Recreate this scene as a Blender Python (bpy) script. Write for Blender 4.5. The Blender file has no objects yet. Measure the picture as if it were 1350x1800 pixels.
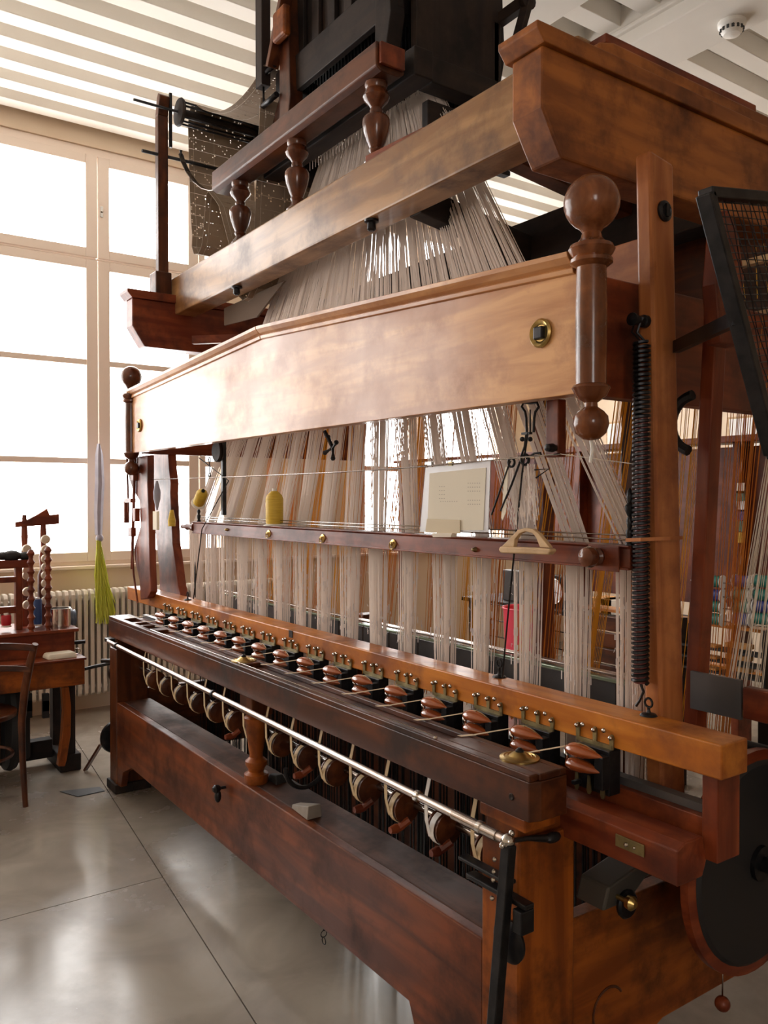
import bpy, bmesh, math, random
from mathutils import Vector, Matrix
random.seed(7)
R = random.random
def ru(a, b): return a + (b - a) * random.random()
S = bpy.context.scene

# ---------------------------------------------------------------- camera
YAW, PITCH, FPX = 0.6105, -0.0145, 1456.0
CAM = Vector((0, 0, 1.6))
cd = bpy.data.cameras.new('camera'); cam = bpy.data.objects.new('camera', cd)
S.collection.objects.link(cam); S.camera = cam
cd.sensor_fit = 'HORIZONTAL'; cd.sensor_width = 36; cd.lens = FPX / 1350 * 36
cd.clip_start = .05; cd.clip_end = 200
cam.location = CAM; cam.rotation_euler = (math.pi/2 + PITCH, 0, math.pi/2 - YAW)
FW = Vector((-math.cos(YAW)*math.cos(PITCH), math.sin(YAW)*math.cos(PITCH), math.sin(PITCH)))
RT = FW.cross(Vector((0, 0, 1))).normalized(); DN = FW.cross(RT)
def at(px, py, x=None, y=None, z=None):
    """measured photo position -> point on a known real plane"""
    v = FW + RT*((px-675)/FPX) + DN*((py-900)/FPX)
    t = (x-CAM.x)/v.x if x is not None else (y-CAM.y)/v.y if y is not None else (z-CAM.z)/v.z
    return CAM + v*t

# ---------------------------------------------------------------- sky, daylight, exposure
W = bpy.data.worlds.new('world'); S.world = W; W.use_nodes = True
wn = W.node_tree.nodes; wl = W.node_tree.links
wbg = wn['Background']; wbg.inputs[0].default_value = (1.0, .985, .965, 1); wbg.inputs[1].default_value = 15.0
S.view_settings.view_transform = 'Standard'; S.view_settings.look = 'None'
S.view_settings.exposure = -0.5; S.view_settings.gamma = 1; S.view_settings.use_curve_mapping = False
S.cycles.max_bounces = 8; S.cycles.diffuse_bounces = 5; S.cycles.transparent_max_bounces = 12
S.cycles.caustics_reflective = False; S.cycles.caustics_refractive = False
S.cycles.sample_clamp_indirect = 8
WIN = [(-2.6, -0.95), (-0.75, 0.9), (1.0, 2.95), (4.25, 6.2)]   # window openings in the far wall (y ranges)
WX = -6.5
def portal(loc, rot, sx, sy):
    l = bpy.data.lights.new('daylight_portal', 'AREA'); l.shape = 'RECTANGLE'; l.size = sx; l.size_y = sy
    l.cycles.is_portal = True
    o = bpy.data.objects.new('daylight_portal', l); S.collection.objects.link(o); o.location = loc; o.rotation_euler = rot
for a, b in WIN: portal((WX-.05, (a+b)/2, 2.66), (0, -math.pi/2, 0), 3.1, b-a)
FILL_WIN = [(-2.6, -1.1)]             # unseen window added behind the camera to brighten the room (y range)
NY = -3.2
for a, b in FILL_WIN: portal((3.55, (a+b)/2, 2.6), (0, math.pi/2, 0), 1.8, b-a)  # portal for the added fill window

# ---------------------------------------------------------------- materials
def mat(name, col=(.5, .5, .5), rough=.5, metal=0., coat=0., trans=0., spec=.5, col2=None, scale=5., stretch=(1, 1, 1),
        bump=0., detail=6., dist=.6, dirt=None, dirt_scale=1.5, ramp=(.35, .7), rvar=0.):
    m = bpy.data.materials.new(name); m.use_nodes = True
    nt = m.node_tree; n = nt.nodes; L = nt.links; p = n['Principled BSDF']
    p.inputs['Base Color'].default_value = (*col, 1); p.inputs['Roughness'].default_value = rough
    p.inputs['Metallic'].default_value = metal; p.inputs['Coat Weight'].default_value = coat
    p.inputs['Coat Roughness'].default_value = .15
    p.inputs['Transmission Weight'].default_value = trans; p.inputs['Specular IOR Level'].default_value = spec
    if col2:
        tc = n.new('ShaderNodeTexCoord'); mp = n.new('ShaderNodeMapping'); mp.inputs['Scale'].default_value = stretch
        L.new(tc.outputs['Object'], mp.inputs[0])
        ns = n.new('ShaderNodeTexNoise'); ns.inputs['Scale'].default_value = scale; ns.inputs['Detail'].default_value = detail
        ns.inputs['Distortion'].default_value = dist; L.new(mp.outputs[0], ns.inputs[0])
        rp = n.new('ShaderNodeValToRGB'); L.new(ns.outputs[0], rp.inputs[0])
        rp.color_ramp.elements[0].position = ramp[0]; rp.color_ramp.elements[0].color = (*col, 1)
        rp.color_ramp.elements[1].position = ramp[1]; rp.color_ramp.elements[1].color = (*col2, 1)
        out = rp.outputs[0]
        if dirt:
            n2 = n.new('ShaderNodeTexNoise'); n2.inputs['Scale'].default_value = dirt_scale; n2.inputs['Detail'].default_value = 8
            n2.inputs['Roughness'].default_value = .65
            L.new(tc.outputs['Object'], n2.inputs[0])
            r2 = n.new('ShaderNodeValToRGB'); L.new(n2.outputs[0], r2.inputs[0])
            r2.color_ramp.elements[0].position = .46; r2.color_ramp.elements[0].color = (0, 0, 0, 1)
            r2.color_ramp.elements[1].position = .66; r2.color_ramp.elements[1].color = (1, 1, 1, 1)
            mx = n.new('ShaderNodeMix'); mx.data_type = 'RGBA'; mx.inputs[7].default_value = (*dirt, 1)
            L.new(r2.outputs[0], mx.inputs[0]); L.new(out, mx.inputs[6]); out = mx.outputs[2]
            if rvar:
                mr = n.new('ShaderNodeMath'); mr.operation = 'MULTIPLY_ADD'; mr.inputs[1].default_value = rvar; mr.inputs[2].default_value = rough
                L.new(r2.outputs[0], mr.inputs[0]); L.new(mr.outputs[0], p.inputs['Roughness'])
        L.new(out, p.inputs['Base Color'])
        if bump:
            b = n.new('ShaderNodeBump'); b.inputs['Strength'].default_value = bump; b.inputs['Distance'].default_value = .004
            L.new(ns.outputs[0], b.inputs['Height']); L.new(b.outputs[0], p.inputs['Normal'])
    return m
AX = {'x': (.12, 1, 1), 'y': (1, .12, 1), 'z': (1, 1, .12)}
_w = {}
WOODS = {  # colour a, colour b, dirt, roughness, coat
    'light':  ((.46, .20, .07), (.68, .36, .15), (.38, .15, .05), .30, .35),
    'orange': ((.42, .125, .014), (.60, .215, .028), (.22, .06, .01), .36, .12),
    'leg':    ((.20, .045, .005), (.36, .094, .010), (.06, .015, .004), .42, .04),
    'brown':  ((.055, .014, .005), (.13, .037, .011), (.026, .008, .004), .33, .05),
    'red':    ((.14, .024, .009), (.25, .055, .018), (.060, .013, .007), .34, .05),
    'board':  ((.085, .019, .006), (.19, .046, .011), (.042, .011, .005), .36, .06),
    'box':    ((.20, .058, .011), (.37, .120, .022), (.10, .028, .008), .42, .06),
    'old':    ((.24, .115, .042), (.42, .23, .095), (.13, .058, .022), .30, .2),
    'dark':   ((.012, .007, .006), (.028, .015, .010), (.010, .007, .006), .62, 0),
    'post':   ((.28, .085, .024), (.44, .16, .050), (.18, .050, .018), .38, .1),
    'shelf':  ((.050, .017, .009), (.105, .036, .017), (.028, .012, .008), .52, 0),
    'newel':  ((.13, .038, .012), (.27, .090, .030), (.05, .017, .008), .20, .3),
    'pale':   ((.50, .33, .17), (.66, .46, .26), (.40, .24, .12), .5, 0),
    'turned': ((.085, .022, .009), (.18, .055, .020), (.04, .012, .007), .16, .4),
}
def wood(k, ax='x'):
    key = (k, ax)
    if key not in _w:
        a, b, d, r, c = WOODS[k]
        _w[key] = mat('wood_%s_%s' % (k, ax), a, r, coat=c, spec=.32, col2=b, scale=17, stretch=AX[ax], bump=.3, dirt=d, dirt_scale=4.5, rvar=.15, ramp=(.40, .62))
    return _w[key]
M = {}
M['iron'] = mat('black_iron', (.012, .012, .014), .38, .6, col2=(.03, .028, .03), scale=30)
M['iron_matte'] = mat('matte_iron', (.018, .017, .018), .6, .2)
M['steel'] = mat('steel', (.50, .48, .46), .22, 1., col2=(.32, .25, .20), scale=9, stretch=(.3, 1, 1))
M['rodsteel'] = mat('rod_steel', (.42, .30, .24), .28, 1., col2=(.60, .54, .50), scale=6, stretch=(.4, 1, 1))
M['brass'] = mat('brass', (.60, .42, .15), .30, 1., col2=(.45, .32, .12), scale=22)
M['brassdull'] = mat('dull_brass', (.30, .24, .11), .38, .8, col2=(.16, .13, .07), scale=30)
M['shuttle'] = mat('shuttle_wood', (.22, .045, .014), .12, coat=.9, col2=(.40, .10, .025), scale=20, stretch=(.2, 1, 1))
M['cord'] = mat('harness_cord', (.66, .60, .55), .8, col2=(.50, .45, .42), scale=40)
M['cordmid'] = mat('cord_eyes', (.46, .43, .43), .7, col2=(.60, .57, .55), scale=60)
M['yarny'] = mat('warp_yellow', (.55, .34, .06), .6, col2=(.70, .48, .16), scale=30)
M['yarno'] = mat('warp_orange', (.42, .18, .05), .6, col2=(.55, .28, .1), scale=30)
M['yarnw'] = mat('warp_white', (.70, .64, .58), .6)
M['yellow'] = mat('yellow_thread', (.62, .40, .035), .55, col2=(.75, .52, .06), scale=120, stretch=(.1, .1, 2), bump=.4)
M['white'] = mat('white_plastic', (.8, .78, .74), .4)
M['paper'] = mat('paper', (.74, .70, .60), .8, col2=(.68, .64, .55), scale=4, dirt=(.55, .5, .42), dirt_scale=6)
M['sleeve'] = mat('clear_sleeve', (.78, .77, .80), .25, trans=.35)
M['tape'] = mat('tape', (.52, .42, .26), .5)
M['ribbon'] = mat('cream_ribbon', (.62, .47, .28), .6)
M['ribbonw'] = mat('white_ribbon', (.80, .77, .74), .5)
M['ribbono'] = mat('narrow_ribbon', (.72, .58, .42), .5)
M['wall'] = mat('cream_wall', (.74, .60, .45), .9, col2=(.78, .65, .50), scale=2)
M['paint'] = mat('cream_paint', (.85, .73, .63), .45)
M['ceil'] = mat('ceiling_paint', (.78, .74, .68), .9, col2=(.72, .68, .62), scale=1.5)
M['rad'] = mat('radiator_paint', (.66, .60, .52), .4)
M['floor'] = mat('concrete_floor', (.235, .205, .17), .17, coat=.0, col2=(.33, .295, .25), scale=2.6, detail=12, dist=1.2, dirt=(.17, .14, .115), dirt_scale=1.1, rvar=.2)
M['joint'] = mat('floor_joint', (.11, .095, .08), .9)
M['cardb'] = None
M['greyblock'] = mat('weathered_block', (.22, .19, .16), .7, col2=(.3, .26, .22), scale=12)
M['green'] = mat('green_yarn', (.50, .55, .05), .6, col2=(.66, .68, .10), scale=60, stretch=(1, 1, .1))
M['cloth'] = mat('grey_cloth', (.34, .34, .42), .9, col2=(.42, .42, .50), scale=12)
M['blue'] = mat('blue_thread', (.03, .08, .25), .5)
M['redt'] = mat('red_thread', (.45, .01, .02), .5)
M['pink'] = mat('pink_plastic', (.80, .07, .12), .35)
M['teal'] = mat('teal_thread', (.01, .16, .12), .5)
M['navy'] = mat('navy_thread', (.03, .04, .20), .5)
M['orangep'] = mat('orange_card', (.55, .26, .07), .6)
M['plate'] = mat('grey_plate', (.085, .085, .09), .45, .3, col2=(.13, .12, .12), scale=6)
M['glassgreen'] = mat('green_edge_bar', (.30, .38, .28), .12, .3)
M['springred'] = mat('dark_red_sleeve', (.14, .025, .022), .35)
M['tin'] = mat('tin_plate', (.72, .68, .64), .18, 1.)
M['redsheet'] = mat('card_surface', (.15, .11, .085), .85, spec=.1)
M['clockface'] = mat('clock_face', (.85, .85, .83), .4)
M['ink'] = mat('black_ink', (.03, .03, .03), .6)
M['inkfaint'] = mat('faint_ink', (.52, .48, .42), .8)
M['bobbin'] = mat('cream_bobbin', (.66, .56, .42), .45)
M['chrome'] = mat('chrome_knob', (.55, .53, .50), .15, 1.)
def thread(name, col, tl):
    m = bpy.data.materials.new(name); m.use_nodes = True; nt = m.node_tree; p = nt.nodes['Principled BSDF']
    p.inputs['Base Color'].default_value = (*col, 1); p.inputs['Roughness'].default_value = .7; p.inputs['Specular IOR Level'].default_value = .2
    t = nt.nodes.new('ShaderNodeBsdfTranslucent'); t.inputs[0].default_value = (*col, 1)
    x = nt.nodes.new('ShaderNodeMixShader'); x.inputs[0].default_value = tl
    nt.links.new(p.outputs[0], x.inputs[1]); nt.links.new(t.outputs[0], x.inputs[2]); nt.links.new(x.outputs[0], nt.nodes['Material Output'].inputs[0])
    return m
M['cord'] = thread('harness_cord', (.95, .89, .85), .5)
M['cordmid'] = thread('cord_eyes', (.80, .76, .75), .4)
M['yarny'] = thread('warp_yellow', (.85, .52, .08), .5)
M['yarno'] = thread('warp_orange', (.72, .32, .07), .5)
M['yarnw'] = thread('warp_white', (.84, .77, .68), .4)
M['paper'] = thread('paper', (.95, .90, .79), .35)
gl = bpy.data.materials.new('window_glass'); gl.use_nodes = True
n = gl.node_tree.nodes; n.clear(); o_ = n.new('ShaderNodeOutputMaterial'); t_ = n.new('ShaderNodeBsdfTransparent'); g_ = n.new('ShaderNodeBsdfGlossy')
g_.inputs['Roughness'].default_value = .02; mx_ = n.new('ShaderNodeMixShader'); mx_.inputs[0].default_value = .05
gl.node_tree.links.new(t_.outputs[0], mx_.inputs[1]); gl.node_tree.links.new(g_.outputs[0], mx_.inputs[2]); gl.node_tree.links.new(mx_.outputs[0], o_.inputs[0])
M['glass'] = gl
# punched jacquard card: brown cardboard with rows of real see-through holes
def card_mat():
    m = bpy.data.materials.new('punched_card'); m.use_nodes = True; nt = m.node_tree; n = nt.nodes; L = nt.links; p = n['Principled BSDF']
    p.inputs['Roughness'].default_value = .75
    tc = n.new('ShaderNodeTexCoord'); sp = n.new('ShaderNodeSeparateXYZ'); L.new(tc.outputs['UV'], sp.inputs[0])
    def mth(op, a, b=None, c=None):
        q = n.new('ShaderNodeMath'); q.operation = op
        for i, v in enumerate((a, b, c)):
            if v is None: continue
            if isinstance(v, (int, float)): q.inputs[i].default_value = v
            else: L.new(v, q.inputs[i])
        return q.outputs[0]
    U, V = sp.outputs[0], sp.outputs[1]
    fu = mth('SUBTRACT', mth('FRACT', U), .5); fv = mth('SUBTRACT', mth('FRACT', V), .5)
    d = mth('SQRT', mth('ADD', mth('MULTIPLY', fu, fu), mth('MULTIPLY', fv, fv)))
    inside = mth('LESS_THAN', d, .33)
    cu = n.new('ShaderNodeCombineXYZ'); L.new(mth('FLOOR', U), cu.inputs[0]); L.new(mth('FLOOR', V), cu.inputs[1])
    wn_ = n.new('ShaderNodeTexWhiteNoise'); wn_.noise_dimensions = '2D'; L.new(cu.outputs[0], wn_.inputs[0])
    hole = mth('MULTIPLY', inside, mth('GREATER_THAN', wn_.outputs[0], .88))
    ns = n.new('ShaderNodeTexNoise'); ns.inputs['Scale'].default_value = 6; L.new(tc.outputs['Object'], ns.inputs[0])
    rp = n.new('ShaderNodeValToRGB'); L.new(ns.outputs[0], rp.inputs[0])
    rp.color_ramp.elements[0].color = (.20, .145, .10, 1); rp.color_ramp.elements[1].color = (.33, .25, .18, 1)
    L.new(rp.outputs[0], p.inputs['Base Color'])
    tr = n.new('ShaderNodeBsdfTransparent'); mx = n.new('ShaderNodeMixShader')
    L.new(hole, mx.inputs[0]); L.new(p.outputs[0], mx.inputs[1]); L.new(tr.outputs[0], mx.inputs[2])
    L.new(mx.outputs[0], n['Material Output'].inputs[0])
    return m
M['card'] = card_mat()

# ---------------------------------------------------------------- mesh helper
class MB:
    def __init__(s): s.v = []; s.f = []; s.sm = []; s.uv = {}
    def add(s, vs, fs, smooth=False):
        b = len(s.v); s.v += [tuple(p) for p in vs]
        for f in fs: s.f.append(tuple(i+b for i in f)); s.sm.append(smooth)
        return s
    def box(s, x0, x1, y0, y1, z0, z1):
        return s.hexa([(x0, y0, z0), (x1, y0, z0), (x1, y1, z0), (x0, y1, z0), (x0, y0, z1), (x1, y0, z1), (x1, y1, z1), (x0, y1, z1)])
    def cbox(s, c, d): return s.box(c[0]-d[0]/2, c[0]+d[0]/2, c[1]-d[1]/2, c[1]+d[1]/2, c[2]-d[2]/2, c[2]+d[2]/2)
    def hexa(s, p): return s.add(p, [(0, 3, 2, 1), (4, 5, 6, 7), (0, 1, 5, 4), (1, 2, 6, 5), (2, 3, 7, 6), (3, 0, 4, 7)])
    def prism(s, poly, axis, a, b, smooth=False):
        """polygon in the two other axes (in xyz order), extruded along axis from a to b"""
        k = 'xyz'.index(axis); n = len(poly)
        def mk(p, t): q = list(p); q.insert(k, t); return q
        vs = [mk(p, a) for p in poly] + [mk(p, b) for p in poly]
        fs = [tuple(range(n)), tuple(range(2*n-1, n-1, -1))]
        s.add(vs, fs)
        base = len(s.v) - 2*n
        for i in range(n):
            j = (i+1) % n; s.f.append((base+i, base+j, base+n+j, base+n+i)); s.sm.append(smooth)
        return s
    def tube(s, pts, r, n=8, caps=True, smooth=True):
        pts = [Vector(p) for p in pts]; rs = r if isinstance(r, (list, tuple)) else [r]*len(pts)
        prev = None; vs = []
        for i, p in enumerate(pts):
            t = (pts[min(i+1, len(pts)-1)] - pts[max(i-1, 0)]).normalized()
            if prev is None:
                u = t.cross(Vector((0, 0, 1)));
                if u.length < .05: u = t.cross(Vector((1, 0, 0)))
            else: u = prev - t*prev.dot(t)
            u.normalize(); prev = u; w = t.cross(u)
            for k in range(n):
                a = 2*math.pi*k/n; vs.append(p + (u*math.cos(a) + w*math.sin(a))*rs[i])
        fs = []
        for i in range(len(pts)-1):
            for k in range(n):
                k2 = (k+1) % n; fs.append((i*n+k, i*n+k2, (i+1)*n+k2, (i+1)*n+k))
        s.add(vs, fs, smooth)
        if caps:
            b = len(s.v)-len(vs); s.f.append(tuple(b+k for k in range(n))); s.sm.append(False)
            s.f.append(tuple(b+(len(pts)-1)*n+k for k in range(n-1, -1, -1))); s.sm.append(False)
        return s
    def bar(s, a, b, w, h=None, up=(0, 0, 1)):
        a, b = Vector(a), Vector(b); h = h or w; t = (b-a).normalized(); u = t.cross(Vector(up))
        if u.length < .05: u = t.cross(Vector((1, 0, 0)))
        u.normalize(); v = u.cross(t).normalized(); u = u*w/2; v = v*h/2
        return s.hexa([a-u-v, a+u-v, a+u+v, a-u+v, b-u-v, b+u-v, b+u+v, b-u+v])
    def lathe(s, prof, o, axis='z', n=16):
        k = 'xyz'.index(axis); vs = []; fs = []
        for r, h in prof:
            for i in range(n):
                a = 2*math.pi*i/n; c = [r*math.cos(a), r*math.sin(a)]; c.insert(k, h)
                vs.append((o[0]+c[0], o[1]+c[1], o[2]+c[2]))
        for j in range(len(prof)-1):
            for i in range(n):
                i2 = (i+1) % n; fs.append((j*n+i, j*n+i2, (j+1)*n+i2, (j+1)*n+i))
        s.add(vs, fs, True)
        b = len(s.v)-len(vs)
        if prof[0][0] > 1e-4: s.f.append(tuple(b+i for i in range(n-1, -1, -1))); s.sm.append(False)
        if prof[-1][0] > 1e-4: s.f.append(tuple(b+(len(prof)-1)*n+i for i in range(n))); s.sm.append(False)
        return s
    def ball(s, c, r, n=16, sq=(1, 1, 1)):
        m = n//2; prof = [(max(r*math.sin(math.pi*j/m), 1e-5), -r*math.cos(math.pi*j/m)) for j in range(m+1)]
        b = len(s.v); s.lathe(prof, (0, 0, 0), 'z', n)
        for i in range(b, len(s.v)):
            p = s.v[i]; s.v[i] = (c[0]+p[0]*sq[0], c[1]+p[1]*sq[1], c[2]+p[2]*sq[2])
        return s
    def ring(s, c, R0, r, axis='y', n=24, m=6, a0=0, a1=2*math.pi):
        k = 'xyz'.index(axis); full = abs(a1-a0-2*math.pi) < 1e-3
        pts = []
        for i in range(n+1):
            a = a0+(a1-a0)*i/n; q = [R0*math.cos(a), R0*math.sin(a)]; q.insert(k, 0); pts.append((c[0]+q[0], c[1]+q[1], c[2]+q[2]))
        return s.tube(pts, r, m, caps=not full)
    def strip(s, pts, side, w, th):
        """flat band along pts; side = direction of its width"""
        side = Vector(side).normalized()*w/2; pts = [Vector(p) for p in pts]; vs = []
        for i, p in enumerate(pts):
            t = (pts[min(i+1, len(pts)-1)]-pts[max(i-1, 0)]).normalized(); nn = t.cross(side).normalized()*th/2
            vs += [p-side-nn, p+side-nn, p+side+nn, p-side+nn]
        fs = []
        for i in range(len(pts)-1):
            for k in range(4): fs.append((i*4+k, i*4+(k+1) % 4, i*4+4+(k+1) % 4, i*4+4+k))
        e = (len(pts)-1)*4; fs += [(3, 2, 1, 0), (e, e+1, e+2, e+3)]
        return s.add(vs, fs)
    def mesh(s, name, m, origin=(0, 0, 0)):
        me = bpy.data.meshes.new(name); o = Vector(origin)
        me.from_pydata([Vector(p)-o for p in s.v], [], s.f); me.polygons.foreach_set('use_smooth', s.sm)
        bm = bmesh.new(); bm.from_mesh(me); bmesh.ops.recalc_face_normals(bm, faces=bm.faces)
        for e in bm.edges:
            if len(e.link_faces) == 2 and e.calc_face_angle(0) > .65: e.smooth = False
        bm.to_mesh(me); bm.free()
        me.materials.append(m); return me
    def build(s, name, m, parent=None, bevel=0., origin=None, label=None, stuff=False):
        if origin is None:
            if parent is None and s.v:
                xs = [p[0] for p in s.v]; ys = [p[1] for p in s.v]; zs = [p[2] for p in s.v]
                origin = ((min(xs)+max(xs))/2, (min(ys)+max(ys))/2, min(zs))
            else: origin = (0, 0, 0)
        pw = Vector((0, 0, 0))
        if parent is not None: pw = wpos(parent); origin = pw
        o = bpy.data.objects.new(name, s.mesh(name, m, origin)); S.collection.objects.link(o)
        if parent is not None: o.parent = parent
        else: o.location = origin
        if bevel:
            md = o.modifiers.new('bevel', 'BEVEL'); md.width = bevel; md.segments = 2; md.limit_method = 'ANGLE'; md.angle_limit = .7
        if label: o['label'] = label
        if stuff: o['kind'] = 'stuff'
        return o
def wpos(o):
    p = Vector((0, 0, 0))
    while o is not None: p = p + o.location; o = o.parent
    return p
def thing(name, label, cat, loc=(0, 0, 0), group=None):
    o = bpy.data.objects.new(name, None); S.collection.objects.link(o); o.location = loc; o.empty_display_size = .05
    return tag(o, label, cat, group)
def tag(o, label, cat, group=None):
    o['label'] = label; o['category'] = cat
    if group: o['group'] = group
    return o
def struct(o): o['kind'] = 'structure'; return o
def copy_tree(o, parent=None):
    c = o.copy(); S.collection.objects.link(c)
    if parent is not None: c.parent = parent
    for ch in list(o.children): copy_tree(ch, c)
    return c
def catenary(a, b, sag, n=12):
    a, b = Vector(a), Vector(b)
    return [a.lerp(b, i/n) - Vector((0, 0, sag*4*(i/n)*(1-i/n))) for i in range(n+1)]

# ================================================================ SETTING
# floor: slabs with open joints over a dark base
fl = struct(MB().box(-6.5, 3.5, NY, 7.0, -.12, -.03).build('floor', M['joint']))
def seam(x): return 1.117 - .103*(x+2.278)
xs = [-6.5, -3.4, -.3, 2.9, 3.5]; gp = .0022
for i in range(len(xs)-1):
    x0, x1 = xs[i]+gp, xs[i+1]-gp
    MB().prism([(x0, NY), (x1, NY), (x1, -.9), (x0, -.9)], 'z', -.029, 0).build('slab', M['floor'], fl)
    MB().prism([(x0, -.9+2*gp), (x1, -.9+2*gp), (x1, seam(x1)-gp), (x0, seam(x0)-gp)], 'z', -.029, 0).build('slab', M['floor'], fl)
    MB().prism([(x0, 4.2+gp), (x1, 4.2+gp), (x1, 7), (x0, 7)], 'z', -.029, 0).build('slab', M['floor'], fl)
MB().prism([(-6.5, seam(-6.5)+gp), (3.5, seam(3.5)+gp), (3.5, 4.2), (-6.5, 4.2)], 'z', -.029, 0).build('slab', M['floor'], fl)
# far wall with window openings
wb = MB(); ZS, ZT, ZC = 1.10, 4.30, 4.56
wb.box(WX-.3, WX, NY, 7, -.03, ZS); wb.box(WX-.3, WX, NY, 7, ZT, ZC)
ed = [NY]+[v for w in WIN for v in w]+[7]
for i in range(0, len(ed), 2): wb.box(WX-.3, WX, ed[i], ed[i+1], ZS, ZT)
struct(wb.build('wall_left', M['wall']))
sill = MB().box(WX, WX+.05, NY+.02, 6.98, 1.075, 1.10); struct(sill.build('trim_1', M['paint'], bevel=.006))
for k, (a, b) in enumerate(WIN):
    w = bpy.data.objects.new('window_%d' % (k+1), None); S.collection.objects.link(w); struct(w)
    w.location = (WX-.05, (a+b)/2, ZS)
    fx0, fx1 = WX-.10, WX-.02
    fr = MB(); fr.box(fx0, fx1, a, b, ZS, ZS+.03); fr.box(fx0, fx1, a, b, ZT-.06, ZT); fr.box(fx0, fx1, a, a+.03, ZS, ZT); fr.box(fx0, fx1, b-.03, b, ZS, ZT)
    fr.box(fx0, fx1, a, b, 3.445, 3.455)
    fr.build('frame', M['paint'], w, .004)
    cols = {2: [(a, 1.862), (1.87, 2.68), (2.69, b)], 3: [(a, 4.95), (4.96, b)]}.get(k, [(a, (a+b)/2-.004), ((a+b)/2+.004, b)])
    for c0, c1 in cols:
        st = .085 if c1-c0 > .4 else .05
        for z0, z1, bars in ((ZS+.03, 3.44, (1.90, 2.656)), (3.46, ZT-.06, ())):
            sh = MB(); sh.box(WX-.06, WX-.005, c0, c0+st, z0, z1); sh.box(WX-.06, WX-.005, c1-st, c1, z0, z1)
            sh.box(WX-.06, WX-.005, c0+st, c1-st, z0, z0+.07); sh.box(WX-.06, WX-.005, c0+st, c1-st, z1-.07, z1)
            for bz in bars: sh.box(WX-.055, WX-.01, c0+st, c1-st, bz-.022, bz+.022)
            so = sh.build('casement', M['paint'], w, .004)
            zz = [z0+.07]+[v for bz in bars for v in (bz-.022, bz+.022)]+[z1-.07]
            for q in range(0, len(zz), 2):
                MB().box(WX-.036, WX-.032, c0+st, c1-st, zz[q], zz[q+1]).build('pane', M['glass'], so)
    if k == 2:
        hp = MB(); hp.box(WX-.005, WX, 1.885, 1.905, 3.78, 3.86); hp.ball((WX+.002, 1.895, 3.82), .01, 8)
        hp.build('latch', M['chrome'], w)
# other walls (mostly out of view); right wall opened for the added fill window
struct(MB().box(-6.5, 3.5, NY-.3, NY, -.03, ZC).build('wall_front', M['wall']))
nb = MB(); a, b = FILL_WIN[0]; nb.box(3.5, 3.8, NY, 7, -.03, 1.7); nb.box(3.5, 3.8, NY, 7, 3.5, ZC); nb.box(3.5, 3.8, NY, a, 1.7, 3.5); nb.box(3.5, 3.8, b, 7, 1.7, 3.5)
struct(nb.build('wall_right', M['wall']))
w = struct(MB().box(3.53, 3.59, a, b, 1.7, 1.77).box(3.53, 3.59, a, b, 3.43, 3.5).box(3.53, 3.59, a, a+.07, 1.77, 3.43).box(3.53, 3.59, b-.07, b, 1.77, 3.43).box(3.53, 3.59, (a+b)/2-.04, (a+b)/2+.04, 1.77, 3.43).build('window_5', M['paint']))  # frame of the added window, out of view, lets in fill light
MB().box(3.558, 3.562, a+.07, b-.07, 1.77, 3.43).build('pane', M['glass'], w)
struct(MB().box(-6.8, 3.8, 7, 7.3, -.03, ZC).build('wall_back', M['wall']))
ce = struct(MB().box(-6.8, 3.8, NY-.3, 7.3, 4.54, 4.7).build('ceiling', M['ceil']))
jm = None; x = -6.42
GY = [(-1.6, -1.18), (3.07, 3.46), (3.99, 4.41)]
while x < 3.3:
    if jm is None:
        o = MB().box(x, x+.13, NY+.001, 6.999, 4.41, 4.539).build('joist', M['ceil'], ce, .004); jm = o; jx = x
    else:
        o = jm.copy(); S.collection.objects.link(o); o.parent = ce; o.location.x = x-jx
    x += .276
for k, (a, b) in enumerate(GY):
    struct(MB().box(-6.49, 3.49, a, b, 4.27, 4.538).box(-6.49, 3.49, a-.03, b+.03, 4.35, 4.38).build('trim_%d' % (k+2), M['ceil'], bevel=.008))

# smoke detector under the second girder
p = at(1288, 40, z=4.27)
sd = thing('smoke_detector', 'small round white smoke detector on the ceiling beam, top right', 'smoke detector', (p.x, 4.27, 4.27))
q = (p.x, 4.27, 4.27)
MB().lathe([(.075, 0), (.075, -.02), (.06, -.035)], q, n=20).build('base', M['white'], sd)
MB().lathe([(.058, -.035), (.06, -.05), (.045, -.07), (.01, -.078)], q, n=20).build('dome', M['white'], sd)
g = MB()
for k in range(14):
    a = 2*math.pi*k/14; g.cbox((q[0]+.058*math.cos(a), q[1]+.058*math.sin(a), q[2]-.045), (.012, .012, .018))
g.build('vent_slots', M['ink'], sd)

# radiator below the window
rad = thing('radiator', 'long cream column radiator under the left window', 'radiator', (-6.36, 1.7, 0))
o = None; y = .1
while y < 3.3:
    if o is None:
        b = MB(); b.prism([(-6.42, .16), (-6.40, .14), (-6.32, .14), (-6.30, .16), (-6.30, .90), (-6.32, .93), (-6.40, .93), (-6.42, .90)], 'y', y-.014, y+.014)
        o = first = b.build('section', M['rad'], rad, .006); y0 = y
    else:
        o = first.copy(); S.collection.objects.link(o); o.parent = rad; o.location.y = y-y0
    y += .046
MB().tube([(-6.36, .05, .2), (-6.36, 3.35, .2)], .018).tube([(-6.36, .05, .86), (-6.36, 3.35, .86)], .018).build('pipe', M['rad'], rad)
MB().lathe([(.02, 0), (.03, .01), (.03, .05), (.015, .07)], (-6.36, 3.36, .86), 'y').build('valve', M['white'], rad)
MB().box(-6.39, -6.33, .1, .13, 0, .15).box(-6.39, -6.33, 3.2, 3.23, 0, .15).build('foot', M['rad'], rad)

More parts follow.
